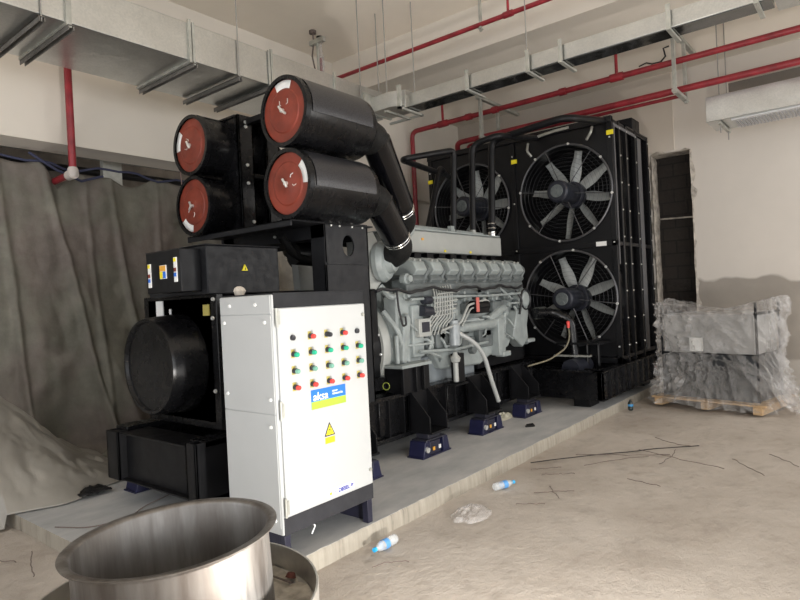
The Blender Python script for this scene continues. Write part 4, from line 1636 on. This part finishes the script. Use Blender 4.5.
# crumpled paper on top
m = MB()
m.lathe((2.335, 3.18, 1.672), (0, 0, 1), [(-.006, .03), (.02, .04), (.04, .03), (.05, .01)], 9, True, True)
for v in m.bm.verts:
    v.co += Vector((noise.noise(v.co*30), noise.noise(v.co*30+Vector((5, 5, 5))), 0))*.012
m.build('paper_ball', pm('crumpled_paper', (.58, .52, .44), .8), label='small crumpled paper ball on top of the white cabinet', cat='paper', ang=10)
# pale cloth bundle seen between the box and the frame
m = MB()


def bundle(u, v):
    a = 2*PI*u
    z = .705+1.20*v
    r_ = (.13+.05*math.sin(3*a+z*4)+.04*noise.noise(Vector((math.cos(a)*2, math.sin(a)*2, z*3))))*(1.35-.95*v)
    return (3.24+r_*math.cos(a), 3.58+.10*v+r_*.7*math.sin(a), z)


m.grid(50, 40, bundle)

# ---------------------------------------------------------------- stainless collar and pan, lower left
m.bm.free()
m = MB()
bt = [((2.95, 6.28, 1.05), 0)]
def cloth(u, v):
    x = 4.75+2.6*u
    z = 2.75*(1-v)+.0
    y = 6.52+.07*math.sin(u*36+z*1.7)-.15*v+.06*noise.noise(Vector((u*5, z, 0)))
    return (x, y, z+.02)


m.grid(60, 40, cloth)
m.build('pale_dust_sheet', pm('pale_sheet', (.40, .37, .32), .7, 0, .15, 4, .5, 8, .5, 0, .03), label='pale dust sheet hanging behind the generator, seen under the filter frame', cat='sheet', thick=.005, ang=80)

PCX, PCY = 1.272, 2.248
pot = empty('steel_collar', (PCX, PCY, .0), 'large round stainless steel collar with flat rim and a wide tray around it, lower left', 'metal collar')
m = MB()
m.lathe((PCX, PCY, 0), (0, 0, 1), [(.36, .372), (.675, .372), (.690, .376), (.697, .384), (.698, .408), (.704, .410), (.706, .405), (.705, .384), (.700, .372), (.69, .366), (.36, .362)], 96)
cw = m.build('collar_wall', STEEL, pot, ang=40)
cw.rotation_euler = (-.032, -.030, 0)
cw.location = (.021, -.022, .0)
m = MB()
m.lathe((PCX, PCY, 0), (0, 0, 1), [(.345, .001), (.345, .37)], 64)
m.build('collar_floor', pm('dirty_steel_floor', (.20, .19, .17), .6, .3, .3, 6), pot)
m = MB()
for (a, b, z) in ((.0, .0, .46), (.035, .0, .465), (.07, .0, .455)):
    m.lathe((PCX-.30+a, PCY+.185+a*.8, z), (1, -.6, 0), [(0, .007), (.006, .005)], 8, True, True)
m.build('rust_spot', TWIG, pot)
m = MB()
m.lathe((PCX, PCY, 0), (0, 0, 1), [(.335, .37), (.335, .535), (.345, .553), (.440, .556), (.450, .558), (.451, .566), (.444, .568), (.340, .565), (.325, .545), (.325, .30), (.006, .30), (.006, .2)], 96)
m.build('drip_tray', pm('dull_tray_steel', (.42, .40, .36), .38, .75, .2, 5), pot, ang=40)
m = MB()


def dust(u, v):
    a = 2*PI*u
    r_ = .375+.172*v
    return (PCX+r_*math.cos(a), PCY+r_*math.sin(a), .345+.02*noise.noise(Vector((math.cos(a)*r_*9, math.sin(a)*r_*9, 0)))+.006*noise.noise(Vector((math.cos(a)*r_*40, math.sin(a)*r_*40, 0))))


m.grid(160, 12, dust)
m.build('dust_layer', pm('tray_dust', (.36, .32, .26), .95, 0, .3, 14, .6, 40), pot)
m = MB()
m.tube([(PCX+.41, PCY+.02, .36), (PCX+.45, PCY-.05, .365), (PCX+.46, PCY-.16, .36)], .005, 6)
m.build('debris_twig', TWIG, pot)
m = MB()
m.lathe((PCX+.505, PCY-.10, .352), (.3, 0, 1), [(0, .026), (.02, .018)], 7, True, True)
m.build('rust_flake', pm('rust_flake', (.10, .03, .02), .9), pot)
m = MB()
m.box(PCX+.36, PCX+.47, PCY+.30, PCY+.36, .39, .42)
m.build('clip_bracket', GREYL, pot)

# ---------------------------------------------------------------- wrapped machine on a pallet, right
PR = Matrix.Rotation(math.radians(-12), 3, 'Z')
PO = Vector((8.15, 1.78, 0))


def pt(x, y, z):
    """pallet frame: x depth (away), y across (+ = left in the photo)"""
    return PO+PR @ Vector((x, y, z))


def pbox(m_, x0, x1, y0, y1, z0, z1):
    vs_ = []
    for z in (z0, z1):
        for x, y in ((x0, y0), (x1, y0), (x1, y1), (x0, y1)):
            vs_.append(m_.bm.verts.new(pt(x, y, z)))
    for f in ((3, 2, 1, 0), (4, 5, 6, 7), (0, 1, 5, 4), (1, 2, 6, 5), (2, 3, 7, 6), (3, 0, 4, 7)):
        m_.bm.faces.new([vs_[i] for i in f])


pal = empty('wooden_pallet', tuple(PO), 'light wooden pallet under the plastic wrapped machine near the right wall', 'pallet')
m = MB()
for i in range(7):
    pbox(m, .02+i*.15, .13+i*.15, -.69, .69, .105, .125)
m.build('deck_board', WOOD, pal)
for y in (-.66, -.06, .54):
    m = MB()
    pbox(m, 0, 1.02, y, y+.10, .018, .104)
    m.build('stringer', WOOD, pal)
W = empty('wrapped_machine', tuple(PO+Vector((0, 0, .126))), 'tall grey machine wrapped in clear crinkled plastic film, standing on the pallet', 'machine')
m = MB()
pbox(m, .15, .90, -.57, .57, .13, .70)
m.build('lower_body', pm('machine_charcoal', (.030, .033, .036), .4, .1, .3, 6, .2, 20), W, bev=.01)
m = MB()
pbox(m, .17, .88, -.55, .55, .70, 1.20)
m.build('upper_body', pm('machine_upper_grey', (.34, .335, .325), .5, 0, .2, 5), W, bev=.01)
m = MB()
for (x, y) in ((.15, -.59), (.15, .565), (.88, -.59), (.88, .565)):
    pbox(m, x, x+.025, y, y+.025, .13, 1.33)
for y in (-.59, .56):
    pbox(m, .15, .90, y, y+.03, 1.18, 1.21)
pbox(m, .125, .15, -.58, .58, .695, .71)
m.build('corner_post', CHAR, W, bev=.003)
m = MB()
pbox(m, .12, .165, .05, .20, .73, .90)
m.build('paper_note', WHITE2, W)


def wrap(u, v):
    # u around, v up; superellipse footprint, extra slack near the foot, sagging top
    a = 2*PI*u
    c, s_ = math.cos(a), math.sin(a)
    n_ = 5
    k = (abs(c)**n_+abs(s_)**n_)**(-1/n_)
    q = Vector((c*1.6, s_*1.6, v*3.0))
    q2 = Vector((c*2.2+v*1.6, s_*2.2-v*1.1, v*1.2))
    wob = noise.noise(q*1.3)*.05+.040*max(-.6, 1-abs(noise.noise(q2*2.3))*6)+.024*max(-.5, 1-abs(noise.noise(q2*5.5))*6)+noise.noise(q*12)*.010-.02
    waist = -.03*math.exp(-((v-.45)/.10)**2)
    foot = .13*max(0, (.24-v)/.24)**1.2
    hx, hy = .46+wob+waist+foot, .70+wob+waist+foot
    x = .52+k*c*hx
    y = k*s_*hy
    top = 1.40-.15*(1-min(1, abs(k*s_))**2.2)-.02+.04*noise.noise(Vector((c*3, s_*3, 5)))
    z = .145+(top-.145)*v
    if foot > 0:
        z -= .10*foot/.13*(1+.8*noise.noise(q*2.2))
    return pt(x, y, max(z, .10 if foot < .04 else .035))


m = MB()
m.grid(300, 120, wrap)


def wtop(u, v):
    a = 2*PI*u
    c, s_ = math.cos(a), math.sin(a)
    k = (abs(c)**5+abs(s_)**5)**(-.2)
    b = wrap(u, 1.0)
    cc = pt(.52, 0, 1.245)
    t = v
    p = b*(1-t)+cc*t
    p.z += .03*noise.noise(Vector((p.x*6, p.y*6, 0)))*min(1, t*4)-.05*math.sin(PI*t)*.4
    return p


m.grid(300, 24, wtop)
m.build('plastic_wrap', FILM, W, ang=80)
m = MB()


def flap(u, v):
    y = -.62-.34*u+.05*noise.noise(Vector((u*3, v*4, 1)))
    x = .15+.55*v+.10*noise.noise(Vector((u*4, v*3, 2)))
    z = .03+(.42*(1-u)**1.6+.10*abs(noise.noise(Vector((u*5, v*5, 3)))))*(1-.3*v)
    return pt(x, y, z)


m.grid(40, 40, flap)
m.build('loose_film', FILM, W, ang=80)

# ---------------------------------------------------------------- litter on the floor


def bottle(name, base, ax, L, r, capm, label, bandm=None, mat=None):
    b = empty(name, base, label, 'bottle')
    m_ = MB()
    m_.lathe(base, ax, [(0, r*.6), (.008, r*.95), (.02, r), (L*.3, r), (L*.33, r*.93), (L*.38, r), (L*.62, r), (L*.78, r*.75), (L*.88, r*.38), (L*.93, r*.36)], 20, True, True)
    m_.build('bottle_body', mat or PET, b)
    m_ = MB()
    m_.lathe(Vector(base)+Vector(ax).normalized()*L*.91, ax, [(0, r*.45), (L*.09, r*.45)], 14, True, True)
    m_.build('bottle_cap', capm, b)
    if bandm:
        m_ = MB()
        m_.lathe(Vector(base)+Vector(ax).normalized()*L*.40, ax, [(0, r*1.02), (L*.2, r*1.02)], 20)
        m_.build('bottle_label', bandm, b)
    return b


CAPB = pm('cap_blue', (.03, .40, .75), .4)
BNDB = pm('label_pale_blue', (.10, .30, .62), .5)
bottle('water_bottle', (2.985, 2.535, .032), (-1, -.02, 0), .22, .032, CAPB, 'empty clear water bottle with blue cap on the floor right of the cabinet', BNDB)
bottle('water_bottle', (4.20, 2.50, .032), (1, -.35, 0), .22, .032, CAPB, 'empty clear water bottle with blue label further along the plinth edge', BNDB)
bottle('drink_bottle', (7.78, 2.56, .01), (0, 0, 1), .14, .033, pm('cap_dark', (.02, .02, .02), .4), 'small dark upright bottle with blue label beside the wrapped pallet', pm('label_blue_2', (.05, .25, .5), .5), pm('dark_bottle', (.02, .03, .03), .2))
m = MB()


def bag(u, v):
    a = 2*PI*u
    r_ = (.02+.15*math.sin(PI*v*.5+.02))*(1+.22*noise.noise(Vector((math.cos(a)*2, math.sin(a)*2, 1))))
    h = .065*(1-v)**.7*(1+.4*noise.noise(Vector((math.cos(a)*3, math.sin(a)*3, v*4))))
    return (3.63+r_*math.cos(a)*1.0+.02, 2.37+r_*math.sin(a)*.75, max(.003, h))


m.grid(50, 20, bag)
m.build('crumpled_bag', FILM3, label='crumpled clear plastic bag on the floor between the two water bottles', cat='plastic bag', ang=80)
random.seed(5)
tw = [((5.05, 2.60), (5.9, 1.95), (6.35, 1.45), 'long thin dark cable curving from the plinth end across the dusty floor'),
      ((5.2, 2.15), (5.55, 1.95), (5.75, 1.75), None), ((5.5, 2.35), (5.7, 1.9), (5.9, 1.6), None), ((5.95, 1.9), (5.75, 1.45), (5.65, 1.1), None),
      ((6.1, 1.6), (5.85, 1.55), (5.55, 1.60), None), ((6.0, 1.1), (5.8, .95), (5.6, .80), None), ((4.3, 2.2), (4.42, 2.05), (4.5, 1.95), None),
      ((4.28, 1.98), (4.40, 2.08), (4.5, 2.16), None), ((4.75, 2.35), (4.85, 2.25), (4.92, 2.12), None), ((4.0, 2.2), (4.05, 2.12), (4.12, 2.02), None),
      ((5.0, 1.7), (4.95, 1.55), (4.93, 1.42), None), ((4.85, 2.5), (4.95, 2.4), (5.05, 2.3), None), ((2.62, 2.42), (2.75, 2.38), (2.80, 2.28), None),
      ((6.3, .85), (6.2, .75), (6.0, .60), None), ((5.4, .25), (5.3, .12), (5.28, .0), None), ((6.5, 1.9), (6.3, 1.7), (6.3, 1.5), None),
      ((1.55, 4.55), (1.45, 4.30), (1.40, 4.10), None), ((1.30, 4.75), (1.32, 4.6), (1.42, 4.45), None)]
names = ['thin dark twig lying on the dusty floor', 'piece of rusty binding wire on the dusty floor']
where = ['beside the long cable, nearest the plinth end', 'crossing the long cable near its middle', 'right of the long cable, pointing at the pallet', 'across the far part of the long cable',
         'alone, well right of the long cable', 'in front of the second bottle, pointing right', 'crossing another twig in front of the second bottle', 'near the plinth, behind the second bottle',
         'between the second bottle and the plastic bag', 'in the open floor right of the second bottle', 'close to the plinth edge behind the second bottle', 'next to the first water bottle by the plinth',
         'in front of the pallet right corner', 'near the right edge of the photo', 'in front of the pallet left corner', 'left of the plinth, nearer the collar', 'left of the plinth, nearer the photo edge']
for i, (a, b, c, lab) in enumerate(tw):
    a, b, c = [Vector((p[0], p[1], .007)) for p in (a, b, c)]
    pts = []
    for k in range(15):
        t = k/14
        p = a*(1-t)**2+b*2*t*(1-t)+c*t*t
        p += Vector((noise.noise(Vector((t*5, i, 0))), noise.noise(Vector((t*5, i, 9))), 0))*.03
        p.z = .008+.012*abs(noise.noise(Vector((t*4, i, 3))))
        pts.append(p)
    MB().tube(pts, .0045 if i == 0 else .0032, 5).build('floor_cable' if i == 0 else 'twig', CABLE if i == 0 else TWIG, label=lab or ('thin twig on the floor '+where[i-1]), cat='cable' if i == 0 else 'twig', group=None if i == 0 else 'twigs on the floor')
m = MB()
m.tube([(1.72, 4.6, .107), (1.85, 4.35, .108), (2.1, 4.3, .108), (2.3, 4.45, .108), (2.6, 4.55, .108)], .004, 5, .1)
m.build('thin_cord', TWIG, label='thin dark cord lying on the plinth under the generator end', cat='cord')
m = MB()


def foam(u, v):
    a = 2*PI*u
    return (6.30+.34*v*math.cos(a), 3.58+.10*v*math.sin(a), .105+.05*(1-v)*(1+noise.noise(Vector((math.cos(a)*3, math.sin(a)*3, v*4)))))


m.grid(40, 10, foam)
m.build('white_packing', pm('packing_cream', (.50, .48, .38), .7, 0, .1, 9, .4, 20), label='strip of cream packing material on the plinth under the engine', cat='packing', ang=80)
m = MB()
m.tube([(5.98, 3.12, .11), (6.05, 3.05, .112), (6.12, 3.1, .112), (6.05, 3.14, .112)], .012, 6)
m.build('rubber_scrap', RUBBER, label='small black rubber scrap on the plinth between two blue isolators', cat='scrap')
